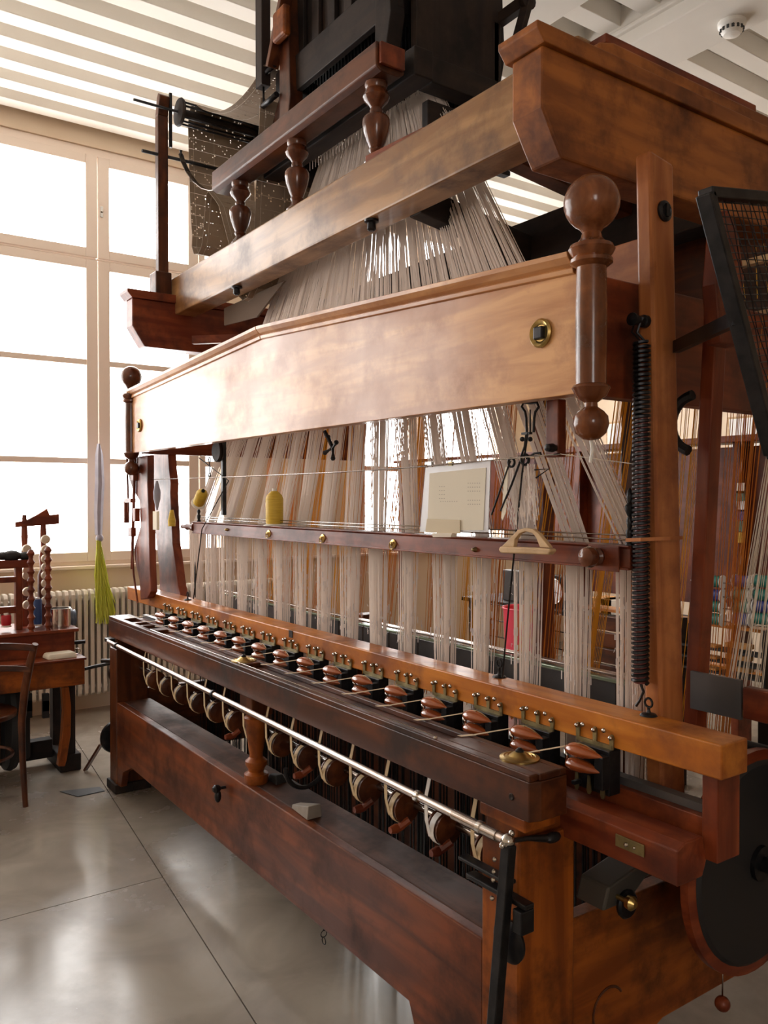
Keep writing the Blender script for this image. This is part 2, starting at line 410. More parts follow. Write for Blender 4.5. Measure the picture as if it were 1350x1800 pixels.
# ================================================================ RIBBON LOOM
LM = thing('ribbon_loom', 'huge varnished wooden ribbon loom frame filling the room', 'loom', (-3.0, 1.9, 0))
FY = 1.383
PITCHX = .198; NX = 16
X = [-1.40-PITCHX*k for k in range(NX)]
# legs
def leg(x0, x1, y0, y1, k='leg', top=.845):
    b = MB(); b.box(x0, x1, y0, y1, .0, top-.06); b.box(x0+.008, x1-.012, y0+.006, y1-.012, top-.06, top)
    return b.build('leg', wood(k, 'z'), LM, .006)
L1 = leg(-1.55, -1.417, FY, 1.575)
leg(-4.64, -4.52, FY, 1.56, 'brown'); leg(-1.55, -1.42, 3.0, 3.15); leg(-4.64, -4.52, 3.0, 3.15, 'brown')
b = MB()   # wooden cover plate with two screws near the foot of the near leg
pts = []
for k in range(20):
    a = 2*math.pi*k/20; pts.append((1.475+.05*math.cos(a), .235+.075*math.sin(a)))
b.prism(pts, 'x', -1.417, -1.409); cp = b.build('cover_plate', wood('leg', 'z'), L1, .003)
MB().lathe([(.012, 0), (.010, .006), (.001, .008)], (-1.409, 1.475, .275), 'x', 12).lathe([(.012, 0), (.010, .006), (.001, .008)], (-1.409, 1.475, .225), 'x', 12).build('screw', M['chrome'], L1, stuff=False)
MB().lathe([(.03, 0), (.035, .01), (.02, .02)], (-1.417, 1.50, .13), 'x', 16).build('dark_knob', M['iron'], L1)
for yy in (1.40, 1.50):
    MB().box(-4.66, -4.50, yy-.03, yy+.07, 0, .05).build('foot_block', wood('dark', 'z'), LM, .004)
# side boards (near, far)
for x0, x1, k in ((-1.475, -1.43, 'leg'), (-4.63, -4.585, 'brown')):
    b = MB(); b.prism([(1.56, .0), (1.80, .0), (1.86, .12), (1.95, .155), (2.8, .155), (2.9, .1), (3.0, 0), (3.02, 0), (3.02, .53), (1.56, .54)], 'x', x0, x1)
    b.build('side_board', wood(k, 'y'), LM, .004)
# carved round boss on near side board
MB().ring((-1.43, 1.72, .26), .06, .004, 'x', 24, 6, .6, 4.6).build('carved_ring', wood('brown', 'y'), LM)
# lower front rail: face board with low arch and top shelf
b = MB(); b.prism([(-4.52, .497), (-1.55, .497), (-1.55, .03), (-1.80, .05), (-1.86, .185), (-4.28, .20), (-4.42, .14), (-4.46, .05), (-4.52, .04)], 'y', FY+.003, FY+.04)
b.build('front_board', wood('board', 'x'), LM, .004)
MB().box(-4.519, -1.551, FY+.0405, 1.57, .468, .497).build('shelf', wood('shelf', 'x'), LM, .003)
p = at(538, 1430, z=.497)
o = MB().hexa([(p.x-.07, p.y-.02, .498), (p.x+.06, p.y-.03, .498), (p.x+.06, p.y+.03, .498), (p.x-.07, p.y+.02, .498), (p.x-.07, p.y-.018, .512), (p.x+.06, p.y-.025, .545), (p.x+.06, p.y+.025, .545), (p.x-.07, p.y+.018, .512)]).build('wooden_wedge', M['greyblock'], bevel=.003)
tag(o, 'grey weathered wooden wedge lying on the loom lower shelf', 'wedge')
p = at(485, 1373, z=.497)
o = MB().hexa([(p.x-.04, p.y-.02, .498), (p.x+.05, p.y-.025, .498), (p.x+.04, p.y+.03, .498), (p.x-.04, p.y+.02, .498), (p.x-.03, p.y-.012, .52), (p.x+.03, p.y-.015, .53), (p.x+.03, p.y+.015, .53), (p.x-.03, p.y+.01, .52)]).build('metal_block', M['iron_matte'], bevel=.004)
tag(o, 'small dark metal block on the lower shelf behind the turned column', 'block')
p = at(395, 1388, y=FY)
b = MB().lathe([(.006, 0), (.006, -.02), (.016, -.03), (.018, -.045), (.008, -.055)], (p.x, FY+.003, p.z+.01), 'y', 12); b.ball((p.x, FY-.03, p.z-.02), .018, 12, (.8, .8, 1.5))
b.build('hook_knob', M['iron'], LM)
# turned column in the middle
b = MB().lathe([(.045, 0), (.047, .012), (.047, .035), (.030, .045), (.032, .055), (.043, .07), (.043, .085), (.026, .10), (.026, .11), (.034, .16), (.045, .24), (.048, .255), (.04, .262), (.04, .27)], (-2.93, 1.44, .497), n=24)
b.build('turned_column', wood('leg', 'z'), LM)
MB().box(-2.985, -2.875, 1.395, 1.485, .767, .845).build('column_block', wood('brown', 'z'), LM, .004)
# breast beam with two long troughs in its top
b = MB(); zb, zt, zr = .845, .957, .940; y0, y1 = FY-.003, 1.497; xa, xb_ = -4.64, -1.372
b.prism([(xa, y0), (xb_-.01, y0), (xb_, y0+.03), (xb_, y1), (xa, y1)], 'z', zb, zr)
b.box(xa, xb_-.008, y0, y0+.028, zr, zt); b.box(xa, xb_-.002, y1-.022, y1, zr, zt)
for c0, c1 in ((xa, -4.47), (-4.32, -4.28), (-4.20, -4.16), (-4.06, -3.98), (-3.10, -2.96), (-1.72, xb_-.002)): b.box(c0, c1, y0+.028, y1-.022, zr, zt)
bb = b.build('breast_beam', wood('brown', 'x'), LM, .003)
MB().box(-1.56, -1.40, FY+.002, 1.49, .812, .845).build('beam_cap', wood('leg', 'x'), LM, .004)
MB().lathe([(.009, 0), (.007, -.003), (.002, -.002)], (-1.44, y0, .89), 'y', 10).build('plug', wood('dark', 'x'), bb)
MB().tube([(-4.0, y0+.012, .962), (-1.75, y0+.012, .962)], .0015, 4).build('edge_wear_wire', M['steel'], bb)
MB().ball((-1.745, y0+.010, .958), .006, 8).ball((-2.97, y0+.010, .958), .006, 8).build('nail', M['chrome'], bb)
for xx, yy, nm in ((-1.49, 1.455, 'ribbed brass cone lid on the near end of the breast beam'), (-3.03, 1.435, 'brass disc on the breast beam above the turned column')):
    d = thing('brass_disc', nm, 'disc', (xx, yy, .957))
    MB().lathe([(.050, 0), (.050, .003), (.040, .006), (.038, .004), (.030, .008), (.028, .006), (.020, .012), (.012, .016)], (xx, yy, .957), n=28).build('dish', M['brass'], d)
    MB().lathe([(.011, .0165), (.011, .020), (.004, .026)], (xx, yy, .957), n=12).build('knob', M['iron'], d)

# box beams across the top (near and far)
def box_beam(x0, x1, k, sgn):
    P_ = [(1.49, 2.716), (1.49, 2.565), (1.53, 2.50), (1.56, 2.455), (3.15, 2.455), (3.2, 2.52), (3.2, 2.716)]
    o = MB().prism(P_, 'x', x0, x1).build('end_beam', wood(k, 'y'), LM, .006)
    c = MB().prism([(1.49-.005, 2.716), (1.49-.03, 2.745), (1.49-.03, 2.762), (3.22, 2.762), (3.22, 2.716)], 'x', x0-.02, x1+.012)
    c.build('cornice', wood(k, 'y'), o, .003)
    return o
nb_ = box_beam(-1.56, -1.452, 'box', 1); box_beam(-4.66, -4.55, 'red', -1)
MB().prism([(1.72, 2.763), (1.745, 2.82), (1.80, 2.835), (2.60, 2.835), (2.62, 2.80), (2.62, 2.763)], 'x', -1.555, -1.49).build('top_block', wood('box', 'y'), nb_, .006)
MB().prism([(1.78, 2.835), (2.5, 2.835), (2.5, 2.86), (1.78, 2.86)], 'x', -1.56, -1.50).build('top_ledge', wood('red', 'y'), nb_, .003)
# long upper beam (front) and its darker twin behind
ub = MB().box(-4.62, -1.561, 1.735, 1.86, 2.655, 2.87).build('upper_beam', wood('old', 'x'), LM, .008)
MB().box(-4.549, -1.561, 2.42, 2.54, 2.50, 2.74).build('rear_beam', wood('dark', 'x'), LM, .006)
for px, py in ((405, 502), (637, 383)):
    p = at(px, py, z=2.655); b = MB()
    b.lathe([(.028, 0), (.028, -.008), (.016, -.012), (.018, -.035), (.010, -.042)], (p.x, min(max(p.y, 1.76), 1.83), 2.655), n=10); b.build('bolt_head', M['iron'], ub)
# cross pieces under the top near the right
for (a, c, k) in (((-2.45, 1.861, 2.70), (-2.45, 2.419, 2.62), 'dark'), ((-1.95, 1.861, 2.72), (-1.95, 2.419, 2.66), 'brown')):
    MB().bar(a, c, .07, .10).build('cross_rail', wood(k, 'y'), LM, .004)
# pediment board on the front with moulding
FYH = 1.53
pb = MB().prism([(-4.68, 1.868), (-1.375, 1.857), (-1.375, 2.155), (-3.05, 2.262), (-4.68, 2.185)], 'y', FYH, FYH+.045).build('pediment_board', wood('light', 'x'), LM, .002)
def moulding(a, c, name='moulding'):
    b = MB(); prof = [(0, -.050), (-.008, -.048), (-.010, -.036), (-.004, -.033), (-.016, -.026), (-.028, -.012), (-.030, 0), (.045, .006), (.045, -.05)]
    vs = []; n_ = len(prof)
    for P_ in (a, c):
        for (dy, dz) in prof: vs.append((P_[0], FYH-.001+dy, P_[1]+dz))
    fs = [tuple(range(n_)), tuple(range(2*n_-1, n_-1, -1))]+[(i, (i+1) % n_, n_+(i+1) % n_, n_+i) for i in range(n_)]
    b.add(vs, fs); return b
moulding((-4.70, 2.225), (-3.052, 2.302)).build('moulding', wood('light', 'x'), pb, .0015)
moulding((-3.048, 2.302), (-1.38, 2.195)).build('moulding', wood('light', 'x'), pb, .0015)
for px, py, r in ((952, 586, .036), (246, 748, .036)):
    p = at(px, py, y=FYH)
    ro = MB().lathe([(r, 0), (r+.001, -.005), (r-.004, -.010), (r*.68, -.006), (r*.58, -.003)], (p.x, FYH-.001, p.z), 'y', 32).build('brass_rosette', M['brass'], pb)
    MB().cbox((p.x, FYH-.008, p.z), (.032, .016, .032)).build('bolt', M['iron'], ro, .004)
# upper side boards joining pediment to the back
MB().box(-1.45, -1.40, FYH+.046, 3.0, 1.862, 2.165).build('upper_side_board', wood('red', 'y'), LM, .004)
MB().box(-4.67, -4.62, FYH+.046, 3.0, 1.862, 2.165).build('upper_side_board', wood('red', 'y'), LM, .004)
MB().box(-4.619, -1.451, 1.90, 1.93, 2.14, 2.325).build('tie_board', wood('post', 'x'), LM, .003)
# turned poles at both ends of the pediment
def pole(x, k, ball=.066):
    z0 = 1.741
    prof = [(.001, 0), (.02, .004), (.036, .018), (.043, .040), (.040, .058), (.030, .070), (.016, .080), (.015, .09), (.026, .098), (.036, .105), (.042, .118), (.046, .125), (.042, .131), (.036, .134), (.037, .30), (.035, .41),
            (.042, .414), (.050, .420), (.050, .428), (.044, .434), (.050, .442), (.055, .452), (.050, .462), (.036, .468), (.026, .478), (.022, .492), (.028, .503)]
    zc = .503+.055
    for j in range(1, 12):
        a = math.pi*(.12+.88*j/11); prof.append((max(ball*math.sin(a), .0008), zc-ball*math.cos(a)+.005))
    return MB().lathe(prof, (x, 1.535, z0), n=32).build('turned_pole', wood(k, 'z'), LM)
tp = pole(-1.335, 'newel')
pole(-4.715, 'turned', .06)
MB().tube([(-1.335, 1.535, 1.742), (-1.33, 1.535, 1.72), (-1.34, 1.54, 1.69)], .004, 6).build('hook', M['white'], tp)
# balustrade on the upper beam
bz = 2.87
RB = MB().prism([(1.735, 3.20), (1.735, 3.29), (1.865, 3.29), (1.865, 3.20), (1.84, 3.185), (1.76, 3.185)], 'x', -4.03, -2.53).build('balustrade_rail', wood('brown', 'x'), LM, .005)
MB().box(-2.529, -2.512, 1.745, 1.855, 3.205, 3.285).build('end_cap', wood('red', 'z'), RB, .004)
prof = [(.046, 0), (.048, .012), (.040, .024), (.030, .034), (.024, .05), (.028, .055), (.030, .062), (.026, .068), (.036, .09), (.048, .125), (.054, .155), (.054, .175), (.046, .188), (.030, .194), (.024, .20), (.026, .21), (.022, .22), (.030, .232), (.046, .248), (.052, .262), (.046, .280), (.040, .29), (.044, .30), (.044, .314)]
for xx in (-3.82, -3.24, -2.62):
    MB().lathe(prof, (xx, 1.797, bz), n=24).build('baluster', wood('turned', 'z'), LM)
MB().bar((-2.62, 1.77, 2.885), (-2.30, 1.80, 2.885), .05, .028).build('wedge_block', wood('red', 'x'), LM, .003)
# comber rail (mahogany, brass fittings)
CY = 1.68; CZ0, CZ1 = 1.425, 1.486
cr = MB().prism([(CY, CZ0+.006), (CY, CZ1-.008), (CY-.006, CZ1-.004), (CY-.006, CZ1), (CY+.05, CZ1), (CY+.05, CZ0), (CY-.006, CZ0), (CY-.006, CZ0+.006)], 'x', -4.16, -1.335).build('comber_rail', wood('red', 'x'), LM, .0015)
MB().box(-4.16, -1.36, CY+.051, CY+.19, CZ1-.02, CZ1-.008).build('comber_board', wood('dark', 'x'), cr)
MB().lathe([(.03, 0), (.022, -.04), (.014, -.10), (.018, -.13), (.01, -.16), (.012, -.2)], (-4.16, CY+.02, 1.455), 'x', 12).build('turned_end', wood('red', 'x'), cr)
MB().box(-1.46, -1.36, CY-.012, CY-.0065, CZ0-.006, CZ1-.002).build('end_plate', wood('red', 'x'), cr, .002)
MB().lathe([(.022, 0), (.024, -.008), (.018, -.014), (.024, -.022), (.028, -.034), (.024, -.048), (.012, -.056), (.002, -.058)], (-1.425, CY-.0125, 1.455), 'y', 20).build('turned_knob', wood('turned', 'z'), cr)
for px, py in ((400, 931), (473, 938), (568, 946), (692, 956), (836, 966)):
    p = at(px, py, y=CY); big = px in (568, 692, 473)
    b = MB().lathe([(.017 if big else .008, 0), (.016 if big else .008, -.003), (.006, -.006), (.005, -.012), (.001, -.014)], (p.x, CY-.0005, p.z), 'y', 18)
    if big: b.ring((p.x, CY-.010, p.z-.006), .013, .002, 'y', 18, 6)
    b.build('ring_pull' if big else 'knob', M['brass'] if px != 836 else M['brassdull'], cr)
def finial(p, h, r, m, par):
    MB().lathe([(r, 0), (r, .04*h), (r*.6, .08*h), (r*.9, .2*h), (r*.9, .25*h), (r*.5, .3*h), (r*.85, .42*h), (r*.5, .5*h), (r*1.0, .6*h), (r*1.1, .68*h), (r*.5, .74*h), (r*.8, .84*h), (r*.6, .94*h), (.001, h)], p, n=12).build('finial', m, par)
finial((-1.352, CY+.02, CZ1), .145, .011, M['iron'], cr); finial((-4.13, CY+.02, CZ1), .13, .011, M['iron'], cr)
for zz in (.012, .024):
    MB().tube([(-4.15, CY+.04, CZ1+zz), (-1.36, CY+.04, CZ1+zz)], .0022, 5).build('guide_wire', M['steel'], cr)
# posts behind, seen between the bands
for xx, yy, z0, z1, k in ((-2.55, 2.6, .0, 2.5, 'red'), (-2.0, 2.5, 0, 2.5, 'brown')):
    MB().box(xx-.03, xx+.03, yy, yy+.07, z0, z1).build('rear_post', wood(k, 'z'), LM, .004)
MB().hexa([(-1.375, 1.95, .9), (-1.335, 1.95, .9), (-1.335, 2.0, .9), (-1.375, 2.0, .9), (-1.305, 1.95, 2.30), (-1.265, 1.95, 2.30), (-1.265, 2.0, 2.30), (-1.305, 2.0, 2.30)]).build('slanted_post', wood('red', 'z'), LM, .004)
# grey reed plates with green-edged bar, behind the bands
k = 0; x = -4.4
while x < -1.6:
    MB().box(x, x+.185, 2.0, 2.01, .90, 1.045).build('reed_plate', M['plate'], LM); x += PITCHX
MB().box(-4.45, -1.5, 1.985, 2.015, 1.05, 1.062).build('reed_bar', M['glassgreen'], LM, .003)
MB().box(-4.45, -1.5, 1.985, 2.015, 1.070, 1.078).build('reed_bar', M['steel'], LM, .002)
MB().box(-1.56, -1.52, 1.96, 2.04, .85, 1.12).build('reed_post', wood('red', 'z'), LM, .003)
MB().box(-1.335, -1.19, 1.93, 1.94, 1.045, 1.145).build('side_plate', M['plate'], LM)
MB().box(-1.185, -1.08, 1.93, 1.96, 1.05, 1.13).build('side_block', wood('red', 'x'), LM, .004)
# dark under-frame behind the take-up shaft: long low board
MB().box(-4.5, -1.56, 2.15, 2.18, .08, .45).build('inner_board', wood('board', 'x'), LM, .004)
MB().box(-4.5, -1.56, 1.72, 1.76, .72, .79).build('inner_rail', wood('dark', 'x'), LM, .004)
# short post under the pediment with a black bolt
sp = MB().box(-1.545, -1.50, 1.60, 1.63, 1.712, 1.862).build('short_post', wood('red', 'z'), LM, .003)
p = at(985, 795, y=1.6)
MB().lathe([(.008, 0), (.012, -.012), (.010, -.03), (.002, -.034)], (-1.51, 1.5995, 1.735), 'y', 10).build('bolt', M['iron'], sp)

# ================================================================ BATTEN (swings behind the breast beam)
BT = thing('batten', 'orange-brown swinging batten rail carrying the row of ribbon shuttles', 'batten', (-3.05, 1.66, .95))
BY0, BY1, BZ0, BZ1 = 1.625, 1.725, .990, 1.068
tr_ = MB().box(-5.08, -1.045, BY0, BY1, BZ0, BZ1).build('top_rail', wood('orange', 'x'), BT, .004)
sw = MB().hexa([(-1.315, BY1+.001, .70), (-1.265, BY1+.001, .70), (-1.265, BY1+.095, .70), (-1.315, BY1+.095, .70), (-1.362, BY1+.001, 2.47), (-1.315, BY1+.001, 2.47), (-1.315, BY1+.095, 2.455), (-1.362, BY1+.095, 2.455)]).build('sword', wood('post', 'z'), BT, .008)
p = at(1167, 352, x=-1.255)
b = MB().lathe([(.026, 0), (.026, .006), (.018, .010), (.016, .008)], (-1.311, 1.775, 2.325), 'x', 24); b.cbox((-1.302, 1.775, 2.325), (.01, .012, .03)); b.build('pivot_plate', M['iron'], sw)
MB().lathe([(.016, 0), (.016, -.012), (.012, -.014), (.012, -.045), (.016, -.047), (.016, -.055), (.001, -.06)], (-1.325, BY1, 2.045), 'y', 14).build('spring_peg', M['iron'], sw)
MB().strip([(-1.345, 1.676, 1.50), (-1.300, 1.676, 1.503), (-1.262, 1.74, 1.506), (-1.262, 1.79, 1.506)], (0, 0, 1), .009, .002).build('tape_band', wood('post', 'x'), sw)
# far sword pair
def outline(pts, y): return [(at(a, c, y=y).x, at(a, c, y=y).z) for a, c in pts]
MB().prism(outline([(264, 800), (298, 795), (300, 826), (303, 850), (302, 866), (306, 955), (310, 982), (316, 1030), (322, 1052), (284, 1052), (282, 1000), (272, 900)], BY1+.01), 'y', BY1+.001, BY1+.05).build('sword', wood('red', 'z'), BT, .004)
cpost = MB().prism(outline([(228, 806), (262, 800), (262, 850), (264, 900), (266, 1000), (268, 1040), (262, 1052), (250, 1054), (248, 1020), (240, 985), (238, 965), (250, 925), (248, 880), (236, 860), (229, 840)], 1.59), 'y', 1.58, 1.62).build('carved_post', wood('red', 'z'), BT, .004)
for px, py, dx, dz in ((232, 935, .05, .04), (222, 900, .02, .10), (236, 835, .04, .05), (228, 880, .10, .02), (240, 905, .03, .06)):
    p = at(px, py, y=1.57); MB().cbox((p.x, 1.57, p.z), (dx*1.3, .03, dz*1.3)).build('cam_block', wood('red', 'z'), BT, .004)
b = MB(); p0 = at(220, 690, y=1.57); p1 = at(226, 900, y=1.57); b.tube([p0, p1], .006, 6); p0 = at(240, 700, y=1.57); p1 = at(232, 1000, y=1.57); b.tube([p0, p1], .009, 6); p0 = at(232, 960, y=1.56); p1 = at(242, 1060, y=1.56); b.tube([p0, p0.lerp(p1, .5)+Vector((-.02, 0, 0)), p1], .006, 6)
b.build('far_rods', wood('red', 'z'), BT)
# lower race board and heavy beam at the near end
lo = MB().box(-4.95, -1.09, BY0+.03, BY1-.01, .835, .885).build('race_board', wood('red', 'x'), BT, .003)
MB().box(-4.95, -1.09, BY0+.05, BY1-.02, .8855, .905).build('race_ledge', M['plate'], BT)
MB().box(-1.10, -1.06, BY0+.01, BY1-.005, .80, .9895).build('end_upright', wood('red', 'z'), BT, .003)
hb = MB().prism([(1.535, .765), (1.535, .842), (1.56, .855), (1.625, .855), (1.640, .80), (1.625, .765)], 'x', -4.9, -1.09).build('heavy_beam', wood('red', 'x'), BT, .003)
lp = MB().box(-1.255, -1.175, 1.531, 1.5345, .800, .828).build('lock_plate', M['brassdull'], hb, .001)
MB().ball((-1.222, 1.529, .814), .006, 8).ball((-1.200, 1.529, .814), .004, 8).build('screw', M['chrome'], lp)
MB().hexa([(-1.66, 1.70, .83), (-1.10, 1.70, .83), (-1.10, 1.71, .83), (-1.66, 1.71, .83), (-1.66, 1.70, .9), (-1.10, 1.70, .9), (-1.10, 1.71, .9), (-1.66, 1.71, .9)]).build('inner_plate', M['plate'], BT)
# shuttle carriers
def carrier(x):
    """one ribbon station: dark metal block with brass hangers and two glossy shuttles"""
    b = MB(); b.box(x-.012, x+.085, BY0-.022, BY0+.02, .875, .986); b.box(x+.062, x+.088, BY0-.05, BY0-.022, .895, .975); b.box(x-.012, x+.0, BY0-.05, BY0-.022, .885, .895)
    cb = b.build('shuttle_block', M['iron'], BT, .002)
    def shut(z):
        b = MB(); prof = []
        for t, r in ((0, .0008), (.02, .010), (.07, .017), (.16, .0215), (.30, .023), (.48, .021), (.66, .016), (.82, .0095), (.94, .004), (1, .0008)): prof.append((r, -.045+.112*t))
        i0 = len(b.v); b.lathe(prof, (0, 0, 0), 'x', 16)
        for i in range(i0, len(b.v)):
            q = b.v[i]; b.v[i] = (x+.018+q[0], BY0-.046+q[1]*1.15, z+q[2]*.74)
        b.build('shuttle', M['shuttle'], cb)
    shut(.975); shut(.938)
    b = MB(); b.tube([(x-.030, BY0-.045, .938), (x-.034, BY0-.045, .968)], .006, 8).build('steel_eye', M['chrome'], cb)
    b = MB()
    for dx, z1 in ((-.030, 1.022), (.025, 1.022), (.078, 1.014)):
        b.prism([(x+dx-.005, .985), (x+dx+.005, .985), (x+dx+.007, z1), (x+dx+.003, z1+.009), (x+dx-.003, z1+.009), (x+dx-.007, z1)], 'y', BY0-.006, BY0-.002)
    b.box(x-.025, x+.08, BY0-.007, BY0-.001, .984, .996)
    b.build('brass_bracket', M['brassdull'], cb)
    for dx, z1 in ((-.030, 1.024), (-.010, 1.030), (.025, 1.024), (.058, 1.030), (.078, 1.016)):
        if 'm' not in SCR: SCR['m'] = MB().ball((0, 0, 0), .0062, 10).mesh('screw', M['chrome'])
        o = bpy.data.objects.new('screw', SCR['m']); S.collection.objects.link(o); o.parent = cb; o.location = Vector((x+dx, BY0-.010, z1))-wpos(cb)
    b = MB()
    for dx in (-.015, .025, .068): b.prism([(x+dx-.007, .874), (x+dx-.003, .866), (x+dx+.003, .866), (x+dx+.007, .874), (x+dx+.004, .912), (x+dx-.004, .912)], 'y', BY0-.027, BY0-.0235)
    b.build('lower_tab', M['brassdull'], cb, stuff=True)
    b = MB(); b.strip([(x-.035, BY0-.045, .975), (x-.06, 1.530, .968), (x-.085, 1.490, .9605)], (1, .2, 0), .007, .0012)
    b.strip([(x-.085, 1.490, .9605), (x-.10, 1.45, .960)], (1, .2, 0), .014, .0012); b.build('ribbon_end', M['ribbono'], cb)
    return cb
SCR = {}
c0 = carrier(X[0]-.018)
for xx in X[1:]:
    c = copy_tree(c0, BT); c.location.x += xx-X[0]
# hooks standing on the rail
def stand_hook(px, py, h):
    p = at(px, py, z=BZ1); x_, y_ = p.x, min(max(p.y, BY0+.02), BY1-.02)
    b = MB().lathe([(.022, 0), (.018, .005), (.006, .008), (.004, .015)], (x_, y_, BZ1), n=12); b.tube([(x_, y_, BZ1+.01), (x_, y_, BZ1+h)], .004, 6); b.ring((x_, y_, BZ1+h+.012), .011, .003, 'y', 14, 5)
    b.build('hook_stand', M['iron'], tr_)
for a in ((270, 1040, .02), (330, 1055, .02), (880, 1190, .03), (1140, 1258, .02)): stand_hook(*a)
MB().box(-3.0, -2.97, BY0-.003, BY0-.0005, 1.038, 1.067).build('small_clip', M['iron'], tr_)
# inclined cords from hooks to the pediment
def cord(name, pts, r, m, label, cat='cord'): return tag(MB().tube(pts, r, 6).build(name, m), label, cat)
a = at(340, 1050, y=1.67); c = at(352, 855, y=1.67)
cord('pull_rod', [Vector((a.x, 1.67, 1.08)), at(355, 930, y=1.67), at(402//1, 845, y=1.64), at(350, 805, y=1.62)], .003, M['iron'], 'thin dark wire rod rising from the far end of the batten', 'rod')
a = at(345, 1040, y=1.70)
tag(MB().lathe([(.003, 0), (.005, .09), (.004, .16), (.001, .19)], at(343, 1050, y=1.70), n=6).build('iron_pin', M['iron']), 'short black pin standing at the far end of the batten rail', 'pin')
cord('draw_cord', [(at(883, 1190, y=1.67).x, 1.67, 1.08), at(893, 1080, y=1.66), at(905, 960, y=1.64), at(918, 830, y=1.60), at(928, 760, y=1.58)], .0028, M['iron'], 'dark twisted draw wire behind the wooden triangle handle')
# coil spring with red sleeve
SPC = Vector((-1.318, 1.700, 0)); z0, z1 = 1.115, 2.02
spr = thing('coil_spring', 'tall dark coil spring hanging before the near batten post', 'spring', (SPC.x, SPC.y, z0))
pts = []; T = 74
for i in range(T*10+1):
    a = 2*math.pi*i/10; pts.append((SPC.x+.018*math.cos(a), SPC.y+.019*math.sin(a), z0+.03+(z1-z0-.06)*i/(T*10)))
MB().tube(pts, .0046, 5).build('coil', M['iron'], spr)
MB().lathe([(.0155, 0), (.0155, .66)], (SPC.x, SPC.y, z0+.03), n=16).build('red_sleeve', M['springred'], spr)
MB().tube([(SPC.x, SPC.y, z0+.03), (SPC.x+.01, SPC.y, z0+.01), (SPC.x, SPC.y, z0-.012), (SPC.x-.012, SPC.y, z0-.03)], .0035, 6).build('end_hook', M['iron'], spr)
MB().tube([(SPC.x+.01, SPC.y, z1-.03), (SPC.x-.01, SPC.y-.005, z1-.005), (SPC.x, SPC.y-.005, z1+.02), (SPC.x+.005, SPC.y-.002, z1+.03)], .0035, 6).tube([(SPC.x, SPC.y, z1-.03), (SPC.x-.03, SPC.y, z1), (SPC.x-.02, SPC.y, z1+.025)], .0025, 5).build('end_hook', M['iron'], spr)

# ================================================================ HARNESS (white cords)
HR = thing('harness', 'white harness cords fanning from the jacquard head down to the batten', 'harness', (-2.95, 1.80, 1.0))
def cords(a_c, a_w, b_c, b_w, n, r, ydep, jig=.0, b=None):
    b = b or MB()
    for i in range(n):
        t = (i+.5)/n-.5; dy = ru(-.5, .5)*ydep
        p = Vector((a_c[0]+t*a_w, a_c[1]+dy, a_c[2])); q = Vector((b_c[0]+t*b_w+ru(-1, 1)*jig, b_c[1]+dy*.6, b_c[2]))
        d = (q-p).normalized(); u = d.cross(Vector((0, 1, 0))).normalized()*r; w = d.cross(u).normalized()*r
        vs = [p+u, p-u*.5+w*.87, p-u*.5-w*.87, q+u, q-u*.5+w*.87, q-u*.5-w*.87]
        b.add(vs, [(0, 1, 4, 3), (1, 2, 5, 4), (2, 0, 3, 5)])
    return b
XT0, XT1 = -2.70, -3.50
for k, xx in enumerate(X):
    x_ = xx-.015; t = k/(NX-1); xt = XT0+(XT1-XT0)*t
    w_ = .078
    cords((x_, 1.80, 1.478), w_, (x_+.01*ru(-1, 1), 1.795, .86), w_*.86, 52, .0016, .07, .006).build('lower_cords', M['cord'], HR, stuff=True)
    zm = 2.32; tm = (3.30-zm)/(3.30-1.478); xm = xt+(x_-xt)*tm; ym = 2.12-.32*tm
    wm = (.054+tm*(PITCHX-.054))*.97
    fb = cords((xt, 2.12, 3.30), .053, (xm, ym, zm), wm, 56, .0018, .06); cords((xm, ym, zm), wm, (x_, 1.80, 1.478), w_, 52, .0016, .05, 0, fb)
    fb.build('fan_cords', M['cord'], HR, stuff=True)
    b = MB()
    for i in range(60):
        z = ru(1.08, 1.34) if R() < .6 else ru(1.06, 1.16); q = Vector((x_+ru(-.5, .5)*w_*.9, 1.80+ru(-.04, .03), z)); h = ru(.008, .03)
        b.box(q.x-.0013, q.x+.0013, q.y-.001, q.y+.001, z, z+h)
    for i in range(5):
        z = ru(1.08, 1.4); sx = random.choice((-1, 1)); q = Vector((x_+sx*w_*.48, 1.775, z)); b.tube([q, q+Vector((sx*ru(.004, .012), 0, ru(.0, .01))), q+Vector((sx*ru(.006, .016), 0, ru(-.012, .0)))], .0007, 3)
    b.build('cord_eyes', M['cordmid'], HR, stuff=True)
# black lead weights under the harness
LW = thing('lingo_weights', 'curtain of thin dark weights hanging under the loom', 'weights', (-2.95, 1.9, .1))
for k, xx in enumerate(X):
    if k == 0: continue
    b = MB()
    for i in range(20):
        x_ = xx-.015+(i/19-.5)*.13; y_ = 1.86+ru(-.04, .05); z_ = .12+ru(0, .05)
        b.box(x_-.0022, x_+.0022, y_-.002, y_+.002, z_, .70)
    b.build('weights', M['iron'], LW, stuff=True)

